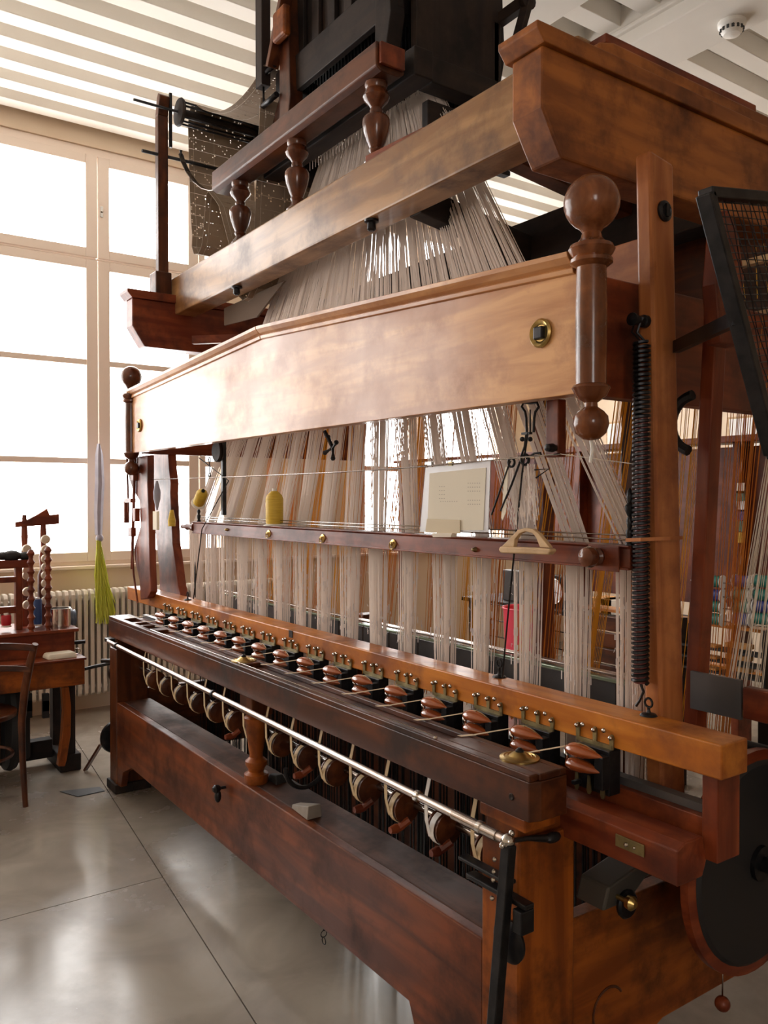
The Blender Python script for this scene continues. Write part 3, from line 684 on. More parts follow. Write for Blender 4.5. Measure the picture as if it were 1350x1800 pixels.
# ================================================================ WARP behind
WP = thing('warp_threads', 'ochre and orange warp threads hanging behind the white harness', 'warp', (-2.8, 2.4, .6))
for k in range(19):
    xx = -1.45-.175*k+ru(-.02, .02)
    cords((xx+ru(-.05, .05), 2.42+ru(-.06, .06), 2.16), ru(.05, .11), (xx+ru(-.03, .03), 2.25, .75), ru(.04, .08), 16 if k % 3 else 26, .0013, .10, .01).build('warp_band', M['yarny'] if k % 2 else M['yarno'], WP, stuff=True)
for (x0, x1, n_, yy, m, zt, zb) in ((-1.22, -.95, 12, 2.15, 'yarny', 1.9, 1.1), (-1.18, -.90, 12, 2.3, 'yarnw', 1.9, 1.05), (-1.35, -1.10, 14, 2.35, 'yarny', 2.32, 1.9), (-1.5, -1.2, 10, 2.2, 'yarny', 2.32, 2.17)):
    cords(((x0+x1)/2, yy, zt), x1-x0, ((x0+x1)/2+.02, yy, zb), (x1-x0)*.9, n_, .0012, .1, .02).build('side_threads', M[m], WP, stuff=True)
cords((-1.13, 2.0, 1.75), .04, (-1.20, 1.97, 1.12), .10, 26, .001, .05).build('side_threads', M['yarnw'], WP, stuff=True)
MB().box(-2.4, -1.46, 2.62, 2.65, 2.18, 2.75).build('back_board', wood('brown', 'x'), LM, .003)
# cream crosspiece with threads, behind the near post
o = MB().box(-1.62, -1.05, 2.44, 2.47, 2.14, 2.19).box(-1.62, -1.05, 2.44, 2.47, 2.34, 2.36).build('lease_bar', wood('pale', 'x'), WP, .002)

# ================================================================ JACQUARD HEAD
JQ = thing('jacquard_machine', 'black jacquard machine standing on top of the loom', 'jacquard machine', (-3.1, 2.15, 3.29))
for yy in (1.89, 2.45):
    MB().box(-3.75, -2.50, yy, yy+.09, 3.20, 3.31).build('base_beam', wood('dark', 'x'), JQ, .005)
for xx in (-3.72, -2.60): MB().box(xx, xx+.09, 1.981, 2.449, 3.20, 3.30).build('base_cross', wood('dark', 'y'), JQ, .005)
for xx in (-3.60, -2.78):
    for yy in (1.90, 2.44):
        MB().prism([(xx, 3.311), (xx+.11, 3.311), (xx+.08, 3.40), (xx+.11, 3.52), (xx+.07, 4.2), (xx, 4.2)], 'y', yy, yy+.07).build('upright', wood('dark' if xx > -3 else 'brown', 'z'), JQ, .004)
MB().box(-3.52, -2.79, 1.98, 2.43, 3.62, 4.25).build('needle_box', wood('dark', 'z'), JQ, .01)
MB().box(-3.50, -2.80, 1.975, 2.44, 3.44, 3.475).build('hook_board', wood('dark', 'x'), JQ)
b = MB()
for i in range(26):
    for j in range(4): x_ = -3.48+.0265*i; b.box(x_-.0035, x_+.0035, 2.0+j*.12, 2.006+j*.12, 3.31, 3.62)
b.build('hooks', M['iron'], JQ, stuff=True)
b = MB()
for i in range(26):
    for j in range(4): x_ = -3.48+.0265*i; b.box(x_-.001, x_+.001, 2.0+j*.10, 2.002+j*.10, 3.18, 3.44)
b.build('neck_cords', M['cord'], JQ, stuff=True)
# swing frame, lever arms
q = at(468, 155, y=1.90)
sf = MB().box(q.x-.04, q.x+.03, 1.86, 1.91, q.z, 4.25).build('swing_arm', wood('dark', 'z'), JQ, .004)
MB().box(q.x-.04, q.x+.03, 2.46, 2.51, q.z, 4.25).build('swing_arm', wood('dark', 'z'), JQ, .004)
MB().box(-2.66, -2.62, 1.99, 2.44, 3.31, 4.1).build('end_panel', wood('dark', 'z'), JQ, .004)
MB().box(-3.50, -2.62, 2.40, 2.43, 2.98, 3.62).build('rear_panel', wood('dark', 'x'), JQ, .004)
MB().box(-3.55, -2.67, 1.935, 1.965, 3.55, 3.72).build('front_rail', wood('dark', 'x'), JQ, .004)
MB().box(-2.60, -2.56, 2.0, 2.44, 2.96, 3.16).build('lower_panel', wood('dark', 'y'), JQ, .004)
MB().tube([(q.x-.07, 1.885, q.z+.06), (q.x+.12, 1.885, q.z+.06)], .012, 8).tube([(q.x-.02, 1.885, q.z-.09), (q.x+.14, 1.885, q.z-.09)], .014, 8).tube([(q.x, 1.885, q.z), (q.x, 1.885, q.z-.1)], .006, 6).build('adjuster', M['iron'], sf)
MB().bar((q.x+.10, 1.88, 3.70), (-3.35, 1.88, 4.25), .03, .06, (0, 1, 0)).build('lever', wood('brown', 'z'), JQ, .003)
MB().cbox((-3.50, 1.86, 3.84), (.12, .04, .14)).build('bracket', wood('leg', 'z'), JQ, .012)
MB().bar((-2.79, 2.42, 3.62), (-2.50, 2.46, 3.66), .04, .05).bar((-2.55, 2.44, 3.45), (-2.46, 2.46, 3.70), .03, .04).build('side_lever', wood('dark', 'x'), JQ, .004)
MB().lathe([(.035, 0), (.04, .01), (.04, .025), (.02, .03)], (-2.50, 2.46, 3.66), 'x', 14).build('lever_knob', wood('dark', 'x'), JQ)
MB().bar((-2.79, 2.10, 3.98), (-2.68, 2.10, 4.0), .03, .05).build('side_catch', wood('dark', 'x'), JQ, .004)
MB().prism([(-3.78, 3.312), (-3.60, 3.312), (-3.60, 3.60), (-3.63, 3.62), (-3.72, 3.50), (-3.78, 3.40)], 'y', 1.93, 1.96).build('side_cheek', wood('brown', 'z'), JQ, .004)
b = MB()
for j in range(5): b.box(-3.52+.14*j, -3.52+.14*j+.06, 1.955, 1.974, 3.70, 4.2)
b.build('front_slats', wood('dark', 'z'), JQ, .003)
MB().prism([(-3.74, 3.62), (-3.62, 3.62), (-3.62, 3.74), (-3.74, 3.74)], 'y', 1.95, 2.43).build('card_cylinder', wood('dark', 'y'), JQ, .01)
# card post and roller at the far end
CPx = -4.655
cs = thing('card_stand', 'tall thin post with rods and roller guiding the punched cards', 'stand', (CPx, 1.70, 2.76))
MB().box(CPx-.03, CPx+.02, 1.67, 1.73, 2.763, 3.80).prism([(CPx-.03, 3.80), (CPx+.02, 3.80), (CPx+.05, 3.90), (CPx+.02, 3.92), (CPx, 3.90)], 'y', 1.67, 1.73).build('post', wood('brown', 'z'), cs, .004)
MB().box(CPx-.05, CPx+.06, 1.64, 1.734, 2.7625, 2.90).build('foot_block', wood('brown', 'z'), cs, .006)
MB().tube([(CPx+.05, 1.52, 3.83), (CPx+.05, 2.36, 3.83)], .008, 8).build('axle', M['iron'], cs)
MB().tube([(CPx+.01, 1.58, 3.575), (CPx+.01, 2.36, 3.575)], .010, 8).build('rod', M['iron'], cs)
rl = MB().lathe([(.01, 0), (.075, .003), (.08, .012), (.075, .022), (.02, .026), (.02, .5), (.075, .503), (.08, .515), (.075, .525), (.01, .53)], (CPx+.05, 1.775, 3.83), 'y', 24).build('roller', wood('dark', 'y'), cs)
b = MB()
for k in range(6):
    a = math.pi/3*k+.3; b.tube([(CPx+.05+.06*math.cos(a), 1.79, 3.83+.06*math.sin(a)), (CPx+.05+.06*math.cos(a), 2.285, 3.83+.06*math.sin(a))], .006, 6)
b.build('roller_bars', M['iron'], rl)
MB().box(CPx+.03, CPx+.045, 1.73, 1.745, 3.62, 3.93).build('latch_bar', M['iron'], cs)
# curved steel band from the rod down to the balustrade
pts = [(CPx+.01, 1.80, 3.60)]
for k in range(9):
    t = k/8; a = t*1.45; pts.append((CPx+.03+.60*math.sin(a)*1.0*(t**.5), 1.79, 3.56-.40*(1-math.cos(a))*.99 if False else 3.57-.37*math.sin(a)))
pts = [Vector(at(px, py, y=1.80)) for px, py in ((318, 272), (322, 285), (330, 302), (343, 320), (358, 332), (372, 336), (385, 334))]
cb = MB().strip(pts, (0, 1, 0), .03, .004).build('curved_band', M['steel'], cs)
MB().lathe([(.012, 0), (.012, .015), (.006, .02), (.006, .03), (.010, .034)], (pts[0].x, 1.80, 3.585), n=10).build('clamp', M['iron'], cs)
# chain of punched cards
CH = thing('card_chain', 'looping chain of brown punched jacquard cards hanging in the left window', 'punched cards', (-4.4, 2.05, 3.0))
path = []
A = Vector((-3.66, 0, 3.76)); 
def arc(cx, cz, r, a0, a1, n): return [Vector((cx+r*math.cos(a0+(a1-a0)*i/n), 0, cz+r*math.sin(a0+(a1-a0)*i/n))) for i in range(n+1)]
path += [p for p in catenary((-3.70, 0, 3.74), (CPx+.05, 0, 3.91), .13, 16)]
path += arc(CPx+.05, 3.83, .082, math.pi*.55, math.pi, 4)
path += [Vector((CPx-.02, 0, 3.6)), Vector((CPx+.0, 0, 3.3)), Vector((CPx+.03, 0, 3.12))]
path += arc(CPx+.10, 3.10, .085, math.pi*1.0, math.pi*2, 8)
path += [Vector((CPx+.24, 0, 3.35)), Vector((CPx+.40, 0, 3.22)), Vector((-4.08, 0, 2.90)), Vector((-4.0, 0, 2.66)), Vector((-3.92, 0, 2.62)), Vector((-3.84, 0, 2.68)), Vector((-3.80, 0, 3.1)), Vector((-3.74, 0, 3.6))]
# resample into cards
def resample(pp, step):
    out = [pp[0]]; acc = 0
    for i in range(1, len(pp)):
        a, b_ = pp[i-1], pp[i]; d = (b_-a).length
        while acc+d >= step:
            t = (step-acc)/d; a = a.lerp(b_, t); out.append(a.copy()); d = (b_-a).length; acc = 0
        acc += d
    return out
pp = resample(path, .066); YA, YB = 1.87, 2.29
for i in range(len(pp)-1):
    a, c = pp[i], pp[i+1]; d = (c-a); a = a+d*.012; c = c-d*.012; nn = Vector((d.z, 0, -d.x)).normalized()*.0012
    vs = [Vector((a.x, YA, a.z)), Vector((a.x, YB, a.z)), Vector((c.x, YB, c.z)), Vector((c.x, YA, c.z))]
    me = bpy.data.meshes.new('card'); me.from_pydata([v-nn for v in vs]+[v+nn for v in vs], [], [(3, 2, 1, 0), (4, 5, 6, 7), (0, 1, 5, 4), (1, 2, 6, 5), (2, 3, 7, 6), (3, 0, 4, 7)])
    uvl = me.uv_layers.new(name='UV'); uvs = {0: (0+40*i, 0), 1: (32+40*i, 0), 2: (32+40*i, 5), 3: (0+40*i, 5)}
    for pl in me.polygons:
        for li, vi in zip(pl.loop_indices, pl.vertices):
            u = uvs[vi % 4]
            uvl.data[li].uv = u if pl.index < 2 else (.05, .05)
    me.materials.append(M['card']); o = bpy.data.objects.new('card', me); S.collection.objects.link(o); o.parent = CH; o.location = -CH.location
b = MB()
for yy in (YA+.03, (YA+YB)/2-.05, YB-.03):
    b.tube([Vector((p.x, yy, p.z)) for p in pp], .0018, 4)
b.build('lacing', M['yarnw'], CH)
# loose card sheets and drop board under the upper beam, far end
MB().hexa([(-4.25, 1.90, 2.56), (-3.85, 1.90, 2.535), (-3.85, 1.91, 2.535), (-4.25, 1.91, 2.56), (-4.25, 1.90, 2.654), (-3.55, 1.90, 2.654), (-3.55, 1.91, 2.654), (-4.25, 1.91, 2.654)]).build('hanging_card_sheet', M['redsheet'], CH)
a = at(375, 520, y=1.95); c = at(465, 545, x=-4.1)
tag(MB().bar((-4.45, 1.80, 2.50), (-4.15, 2.10, 2.50), .03, .045).bar((-4.16, 2.09, 2.47), (-4.16, 2.09, 2.41), .02, .02).build('lever_bar', wood('red', 'x')), 'short reddish wooden lever bar under the far end of the upper beam', 'lever')

# ================================================================ TAKE-UP SHAFT, STARTING ROD
TK = thing('take_up_shaft', 'shaft of ribbon take-up pulleys below the breast beam', 'shaft', (-3.0, 1.49, .66))
TY, TZ = 1.49, .665
MB().tube([(-4.51, TY+.03, TZ+.005), (-1.56, TY+.03, TZ+.005)], .012, 10).build('shaft', M['steel'], TK)
MB().tube([(-4.51, TY+.10, TZ-.04), (-1.56, TY+.10, TZ-.04)], .009, 8).build('back_rod', M['steel'], TK)
MB().box(-4.51, -1.56, TY+.04, TY+.07, .79, .82).build('guide_bar', M['plate'], TK)
def pulley(x, white, peg):
    pl = MB().lathe([(.010, -.030), (.046, -.028), (.046, -.022), (.040, -.020), (.040, .010), (.046, .012), (.046, .018), (.02, .024)], (x, TY, TZ), 'x', 20).build('pulley', wood('brown', 'x'), TK)
    pts = [(x-.010, TY-.045+.004, .845), (x-.012, TY-.060, .76), (x-.012, TY-.058, TZ+.03)]
    for k in range(9):
        a = math.pi*(.92+.55*k/8); pts.append((x-.012, TY+.0475*math.cos(a), TZ+.0475*math.sin(a)))
    MB().strip([pts[0], pts[1], pts[2], (x-.012, TY-.044, TZ-.02)], (1, 0, 0), .014, .0015).build('ribbon', M['ribbonw'] if white else M['ribbon'], pl)
    p2 = []
    for k in range(12):
        a = math.pi*(.62+.85*k/11); p2.append((x-.003, TY+.048*math.cos(a), TZ+.048*math.sin(a)))
    MB().strip(p2, (1, 0, 0), .020, .0015).build('ribbon', M['ribbonw'] if white else M['ribbon'], pl)
    if peg: MB().lathe([(.010, 0), (.015, .02), (.010, .045), (.008, .05)], (x+.012, TY-.06, TZ-.055), 'y', 10).tube([(x+.012, TY-.03, TZ-.055), (x+.03, TY, TZ-.03)], .012, 8).build('wooden_peg', wood('red', 'y'), pl)
    return pl
for k in range(1, NX-1):
    pulley(X[k]-.03 if k else X[k], k == 2, k in (2, 3, 4, 6, 9))
MB().ring((-2.66, TY+.02, TZ-.04), .085, .009, 'x', 22, 8, math.pi*1.0, math.pi*1.95).build('curved_guard', M['iron'], TK)
# polished rod along the front
RD = thing('starting_rod', 'long polished steel rod running along the front of the loom', 'rod', (-3.0, 1.335, .80))
RY = 1.335
MB().tube([(-4.50, RY, .838), (-1.41, RY, .806)], .0105, 14).build('rod', M['rodsteel'], RD)
for xx, m in ((-4.35, 'iron'), (-3.10, 'iron'), (-1.75, 'chrome'), (-1.50, 'chrome')):
    MB().lathe([(.013, -.008), (.016, -.006), (.016, .006), (.013, .008)], (xx, RY, .838-.032*(xx+4.5)/3.09), 'x', 14).build('collar', M[m], RD)
MB().tube([(-1.60, RY, .8075), (-1.44, RY, .806)], .0135, 14).build('worn_sleeve', M['steel'], RD)
MB().ball((-1.405, RY, .806), .018, 12).ball((-1.405, RY-.018, .800), .008, 10).ball((-1.405, RY+.012, .822), .008, 10).build('pivot_joint', M['chrome'], RD)
MB().tube([(-1.405, RY, .806), (-1.40, RY+.06, .800), (-1.39, RY+.11, .792)], [.006, .006, .010], 8).ball((-1.388, RY+.13, .79), .014, 12, (1, 1.9, .9)).build('lever_handle', M['iron'], RD)
hb_ = MB().hexa([(-1.50, RY-.016, .0), (-1.470, RY-.016, .0), (-1.470, RY+.01, .0), (-1.50, RY+.01, .0), (-1.415, RY-.014, .80), (-1.385, RY-.014, .80), (-1.385, RY+.01, .80), (-1.415, RY+.01, .80)]).build('drop_lever', M['iron'], RD, .003)
b = MB(); 
for zz in (.76, .73, .71, .665): b.ball((-1.425+.09*(zz-.8), RY-.02, zz), .006, 8)
b.build('bolt_heads', M['chrome'], hb_)
MB().box(-1.57, -1.36, RY+.012, RY+.042, .655, .668).box(-1.60, -1.42, RY+.012, RY+.042, .69, .70).box(-1.39, -1.36, RY+.0, RY+.042, .60, .655).build('bracket', M['iron'], RD, .003)
p = at(905, 1665, y=1.362)
MB().lathe([(.01, 0), (.05, -.004), (.052, -.012), (.045, -.018), (.012, -.022)], (-1.44, 1.382, .545), 'y', 24).build('weight_disc', M['iron'], RD)
b = MB().cbox((-4.56, 1.36, .835), (.06, .04, .02)); b.build('end_bearing', M['iron'], RD, .003)

# near-side fittings behind the leg
o = thing('metal_bracket', 'dusty grey cast bracket with brass screw behind the near leg', 'bracket', (-1.40, 1.66, .54))
MB().prism([(1.58, .60), (1.60, .655), (1.70, .675), (1.80, .69), (1.86, .68), (1.86, .66), (1.74, .64), (1.68, .60)], 'x', -1.42, -1.33).build('casting', mat('dusty_casting', (.075, .068, .058), .6, .4), o, .006)
MB().lathe([(.006, 0), (.006, .03), (.016, .032), (.018, .045), (.008, .055)], (-1.329, 1.63, .625), 'x', 14).build('screw', M['brass'], o)
MB().lathe([(.034, 0), (.036, .008), (.03, .014)], (-1.329, 1.66, .60), 'x', 18).build('washer', M['iron'], o)
MB().cbox((-1.37, 1.80, .697), (.04, .07, .012)).build('clamp_plate', M['iron'], o, .002)
# big drum and pulleys in the dark at right
def wheel(name, label, c, r, w, mrim, spokes=6, group=None):
    o = thing(name, label, 'wheel', c, group)
    MB().lathe([(r-.03, -w/2), (r, -w/2+.004), (r, w/2-.004), (r-.03, w/2), (r-.035, w/2-.01), (r-.035, -w/2+.01), (r-.03, -w/2)], c, 'x', 48).build('rim', mrim, o)
    MB().lathe([(.02, -w/2-.02), (.045, -w/2-.02), (.045, w/2+.02), (.02, w/2+.02)], c, 'x', 20).build('hub', M['iron'], o)
    for k in range(spokes):
        a = 2*math.pi*k/spokes+.2; MB().bar((c[0], c[1]+.04*math.cos(a), c[2]+.04*math.sin(a)), (c[0], c[1]+(r-.033)*math.cos(a), c[2]+(r-.033)*math.sin(a)), .03, .02, (1, 0, 0)).build('spoke', M['iron'], o)
    return o
c = (-1.20, 2.00, .67)
o = wheel('drive_drum', 'big black drum with a wooden rim at lower right behind the leg', c, .285, .03, wood('red', 'y'))
MB().lathe([(.05, .005), (.25, .005), (.26, .015), (.25, .023), (.05, .023)], c, 'x', 40).build('web_disc', M['iron_matte'], o)
MB().lathe([(.05, -.022), (.24, -.022), (.24, -.012), (.05, -.012)], (c[0], c[1]+.0, c[2]), 'x', 32).build('gear_ring', M['iron_matte'], o)
wheel('belt_pulley', 'dark iron belt pulley beyond the end of the batten', (-1.08, 2.20, .90), .17, .06, M['iron'], 5)
o = MB().box(-1.40, -1.02, 2.36, 2.40, .40, 1.02).box(-1.40, -1.35, 2.0, 2.4, .42, .50).build('gear_frame', M['iron_matte'], LM, .004)
o = MB().tube([(-1.43, 2.00, .67), (-1.0, 2.00, .67)], .02, 10).build('drum_axle', M['iron'], LM)
o = MB().tube([(-1.43, 2.20, .90), (-1.0, 2.20, .90)], .014, 10).build('pulley_axle', M['iron'], LM)
bw = thing('ball_weight', 'small round wooden ball on a cord, bottom right corner', 'ball', (-1.25, 1.953, .27))
MB().ball((-1.25, 1.953, .285), .020, 16).build('ball', wood('red', 'z'), bw)
MB().tube([(-1.25, 1.953, .303), (-1.25, 1.953, .40)], .002, 6).build('cord', M['steel'], bw)

# iron mesh guard at the upper right
MG = thing('mesh_guard', 'black iron framed wire mesh guard leaning at the right edge', 'guard', (-1.0, 1.8, 1.7))
A, B = Vector((-1.0, 1.487, 2.215)), Vector((-1.0, 1.74, 1.70)); C_, D_ = Vector((-1.0, 2.3, 2.62)), Vector((-1.0, 2.55, 2.05))
C_ = A+Vector((0, .75, .12)); D_ = B+Vector((0, .75, .12))
fr = MB()
for a, c in ((A, B), (A, C_), (B, D_), (C_, D_)): fr.bar(a, c, .022, .035, (1, 0, 0))
fr.build('frame', M['iron'], MG, .003)
b = MB(); n1 = 38
for i in range(1, n1):
    t = i/n1; a = A.lerp(B, t); c = C_.lerp(D_, t); w_ = .0; b.tube([a+(c-a)*j/8+Vector((.003*(-1)**(i+j), 0, 0)) for j in range(9)], .0013, 3)
for i in range(1, 46):
    t = i/46; a = A.lerp(C_, t); c = B.lerp(D_, t); b.tube([a+(c-a)*j/8+Vector((-.003*(-1)**(i+j), 0, 0)) for j in range(9)], .0013, 3)
b.build('wire_mesh', M['iron'], MG, stuff=True)
MB().bar((-1.0, 1.60, 1.98), (-1.29, 1.80, 1.985), .018, .03).build('mounting_bar', M['iron'], MG)
o = MB().prism([(1.82, 1.98), (1.90, 1.98), (1.92, 2.16), (1.89, 2.26), (1.85, 2.31), (1.82, 2.27), (1.80, 2.12)], 'x', -1.22, -1.18).build('curved_upright', wood('red', 'z'), LM, .004)

# ================================================================ LOOSE THINGS ON THE LOOM
def cone(loc, h, r0, r1, label, tilt=None):
    t = thing('thread_cone', label, 'thread cone', loc)
    MB().lathe([(r0*.92, .006), (r0, .02), (r0*1.0, h*.72), (r0*.86, h*.82), (r1, h*.93), (r1*.8, h*.93)], loc, n=28).build('thread', M['yellow'], t)
    MB().lathe([(r0*1.25, 0), (r0*1.25, .003), (r0*1.0, .008), (r1*.9, .012)], loc, n=28).build('base', M['white'], t)
    MB().lathe([(r1*.7, h*.93), (r1*.65, h), (r1*.5, h), (r1*.5, h*.95)], loc, n=16).build('tube', M['white'] if tilt is None else M['iron_matte'], t)
    if tilt: t.rotation_euler = tilt
    return t
p = at(479, 920, y=1.70)
cone(Vector((p.x, 1.71, CZ1)), .165, .039, .015, 'large upright yellow thread cone standing on the comber rail')
p = at(352, 885, y=1.67)
cone(Vector((p.x, 1.66, p.z)), .115, .030, .013, 'tilted yellow thread cone hanging at the far end of the rail', (.1, .95, 0))
p = at(478//2+47, 905, y=1.62)
# wire carrying the paper
a = at(262, 843, y=1.60); c = at(1110, 815, y=1.64); m1 = at(600, 830, y=1.62); m2 = at(830, 812, y=1.60); m3 = at(930, 803, y=1.58)
cord('line_wire', [a, at(420, 838, y=1.61), m1, at(720, 822, y=1.61), m2, m3, at(985, 798, y=1.60)], .0022, M['steel'], 'thin wire stretched under the pediment board', 'wire')
cord('thread_line', [at(985, 798, y=1.60), c], .0012, M['yarnw'], 'fine white thread from the short post to the spring', 'thread')
PY = 1.615
c4 = [at(748, 822, y=PY), at(862, 810, y=PY), at(858, 935, y=PY), at(738, 935, y=PY)]
pa = thing('paper_sheet', 'cream instruction sheet in a clear sleeve clipped to the wire', 'paper', tuple(c4[3]))
def quadslab(c4, y0, y1):
    b = MB(); b.hexa([(c4[3].x, y0, c4[3].z), (c4[2].x, y0, c4[2].z), (c4[2].x, y1, c4[2].z), (c4[3].x, y1, c4[3].z), (c4[0].x, y0, c4[0].z), (c4[1].x, y0, c4[1].z), (c4[1].x, y1, c4[1].z), (c4[0].x, y1, c4[0].z)]); return b
quadslab(c4, PY, PY+.0025).build('sleeve', M['sleeve'], pa)
q4 = [at(756, 832, y=PY), at(855, 822, y=PY), at(850, 932, y=PY), at(752, 932, y=PY)]
quadslab(q4, PY-.0022, PY-.0004).build('sheet', M['paper'], pa)
b = MB()
for (px, py, n_, wd) in ((772, 856, 4, 12), (822, 850, 3, 26), (774, 882, 1, 34), (822, 880, 2, 24)):
    for i in range(n_):
        for j in range(int(wd/4)):
            a = at(px+j*4, py+i*7, y=PY-.003); b.box(a.x, a.x+.0035, PY-.0030, PY-.0024, a.z, a.z+.0022)
b.build('faint_writing', M['inkfaint'], pa, stuff=True)
quadslab([at(753, 912, y=PY), at(811, 914, y=PY), at(811, 938, y=PY), at(750, 936, y=PY)], PY-.006, PY-.0035).build('tape_label', M['tape'], pa)
quadslab([at(764, 937, y=PY), at(800, 937, y=PY), at(797, 944, y=PY), at(766, 944, y=PY)], PY-.012, PY+.01).build('paper_pad', M['paper'], pa)
for px, py in ((757, 813), (793, 813)):
    p = at(px, py, y=PY); b = MB().cbox((p.x, PY, p.z-.004), (.018, .01, .012)).ring((p.x, PY, p.z+.008), .006, .0012, 'y', 12, 4); b.build('clip', M['chrome'] if px == 757 else M['brassdull'], pa)
# wooden triangle handle
HY = 1.60
wt = thing('triangle_hanger', 'pale wooden triangular handle hanging before the mahogany rail', 'handle', tuple(at(928, 970, y=HY)))
P_ = lambda l: [(at(a, c, y=HY).x, at(a, c, y=HY).z) for a, c in l]
MB().prism(P_([(881, 966), (885, 972), (968, 975), (974, 969), (972, 964), (884, 960)]), 'y', HY-.012, HY+.012).build('cross_bar', wood('pale', 'x'), wt, .004)
arch_o = P_([(884, 961), (905, 940), (913, 931), (926, 928), (940, 930), (950, 938), (970, 963)]); arch_i = P_([(952, 962), (945, 944), (938, 937), (926, 934), (916, 938), (908, 948), (906, 962)])
MB().prism(arch_o+arch_i, 'y', HY-.007, HY+.007).build('arch', wood('pale', 'x'), wt, .002)
cord('handle_string', [at(926, 929, y=HY), at(931, 870, y=HY+.0), at(928, 815, y=HY-.01)], .0018, M['cord'], 'frayed string holding the pale wooden handle', 'string')
# spring clip hanging below the board, knotted cords and tool wires
b = MB(); HY2 = 1.585
for d in (-1, 1):
    b.tube([at(932+d*6, 760, y=HY2), at(932+d*7, 735, y=HY2), at(932+d*9, 724, y=HY2), at(932+d*15, 715, y=HY2), at(932+d*12, 708, y=HY2), at(932, 709, y=HY2)], .0036, 6)
b.tube([at(932, 720, y=HY2), at(932, 760, y=HY2)], .0022, 6); p = at(926, 762, y=HY2); b.cbox((p.x, HY2, p.z), (.030, .012, .006)); b.ball(at(918, 772, y=HY2), .007, 8); b.ball(at(932, 772, y=HY2), .007, 8)
b.tube([at(925, 762, y=HY2), at(922, 785, y=HY2), at(915, 805, y=HY2)], .003, 6)
tag(b.build('spring_clip', M['iron']), 'black wire spring clip hanging under the right of the pediment', 'clip')
b = MB()
b.tube([at(897, 810, y=HY), at(885, 845, y=HY), at(864, 905, y=HY)], .0028, 6); b.tube([at(914, 812, y=HY), at(900, 850, y=HY), at(880, 898, y=HY)], .0032, 6)
b.ring(at(923, 808, y=HY), .014, .004, 'y', 14, 6); b.ring(at(899, 813, y=HY), .012, .0035, 'y', 14, 6)
b.tube([at(925, 806, y=HY), at(940, 797, y=HY), at(950, 796, y=HY), at(952, 800, y=HY), at(938, 802, y=HY)], .003, 6)
b.tube([at(940, 826, y=HY), at(965, 824, y=HY), at(942, 840, y=HY)], .0022, 6)
tag(b.build('shears', M['iron']), 'dark open shears and hooks hanging on the wire', 'shears')
b = MB()
for i in range(70):
    px = 895+ru(0, 45); py = 815+ru(0, 10); L_ = ru(40, 110); dx = ru(-8, 18)
    b.tube([at(px, py, y=HY+.01+ru(0, .02)), at(px+dx*.4+ru(-3, 3), py+L_*.5, y=HY+.015), at(px+dx, py+L_, y=HY+.02)], .0013, 3)
tag(b.build('thread_bundle', M['cord']), 'tangled bundle of frayed grey threads hung beside the shears', 'thread bundle')['kind'] = 'stuff'
o = MB().prism(P_([(888, 820), (893, 822), (889, 900), (883, 915), (881, 910)]), 'y', HY+.0, HY+.002).build('paper_strip', M['paper']); tag(o, 'narrow cream paper strip hanging behind the shears', 'paper strip')
# four-armed knob under the board
p = at(585, 787, y=1.66)
b = MB(); b.bar(at(570, 757, y=1.62), p, .010, .010)
for a in range(4):
    t = a*math.pi/2+.4; e = p+Vector((.045*math.cos(t), -.01, .045*math.sin(t))); b.tube([p, p.lerp(e, .5), e], [.006, .005, .009], 8); b.ball(e, .010, 8)
tag(b.build('cross_handle', M['iron']), 'black four-armed hand knob on a rod below the pediment board', 'knob')
# hanging pulley block at the far end
hp = thing('hanging_pulley', 'dark wooden pulley wheel below the far end of the pediment', 'pulley', tuple(at(372, 800, y=1.70)))
p = at(370, 800, y=1.66)
MB().lathe([(.012, -.012), (.050, -.012), (.054, -.006), (.046, 0), (.054, .006), (.050, .012), (.012, .012)], (p.x, 1.70, p.z+.02), 'y', 26).build('wheel', wood('dark', 'x'), hp)
MB().box(p.x-.012, p.x+.012, 1.72, 1.74, p.z-.30, p.z+.07).build('strap', M['iron'], hp, .002)
MB().ring((p.x-.06, 1.68, p.z-.02), .012, .003, 'y').ring((p.x-.06, 1.68, p.z-.10), .012, .003, 'y').tube([(p.x-.06, 1.68, p.z-.03), (p.x-.06, 1.68, p.z-.09)], .003, 5).build('hook', M['iron'], hp)
hp2 = thing('near_pulley', 'dark curved iron pulley rim beside the red coil spring', 'pulley', (-1.45, 2.0, 1.83))
MB().ring((-1.30, 1.90, 1.80), .075, .014, 'y', 24, 8, math.pi*.55, math.pi*1.4).build('rim', M['iron'], hp2)
# shuttle rack box (white) and tool at the far sword
p = at(282, 870, y=1.57)
t = thing('thread_holder', 'cream card holder with thread hanging on the far batten post', 'holder', tuple(p))
MB().cbox((at(276, 915, y=1.57).x, 1.565, at(276, 915, y=1.57).z), (.06, .015, .10)).build('card', M['paper'], t)
MB().lathe([(.004, 0), (.018, .06), (.020, .10), (.006, .16)], at(276, 897, y=1.57), n=10).build('thread', M['cloth'], t)
p = at(288, 925, y=1.62); t = MB().lathe([(.02, 0), (.022, .03), (.010, .09)], at(302, 925, y=1.66), n=14).build('yellow_bobbin', M['yellow']); tag(t, 'tiny yellow bobbin stuck on the far batten post', 'bobbin')

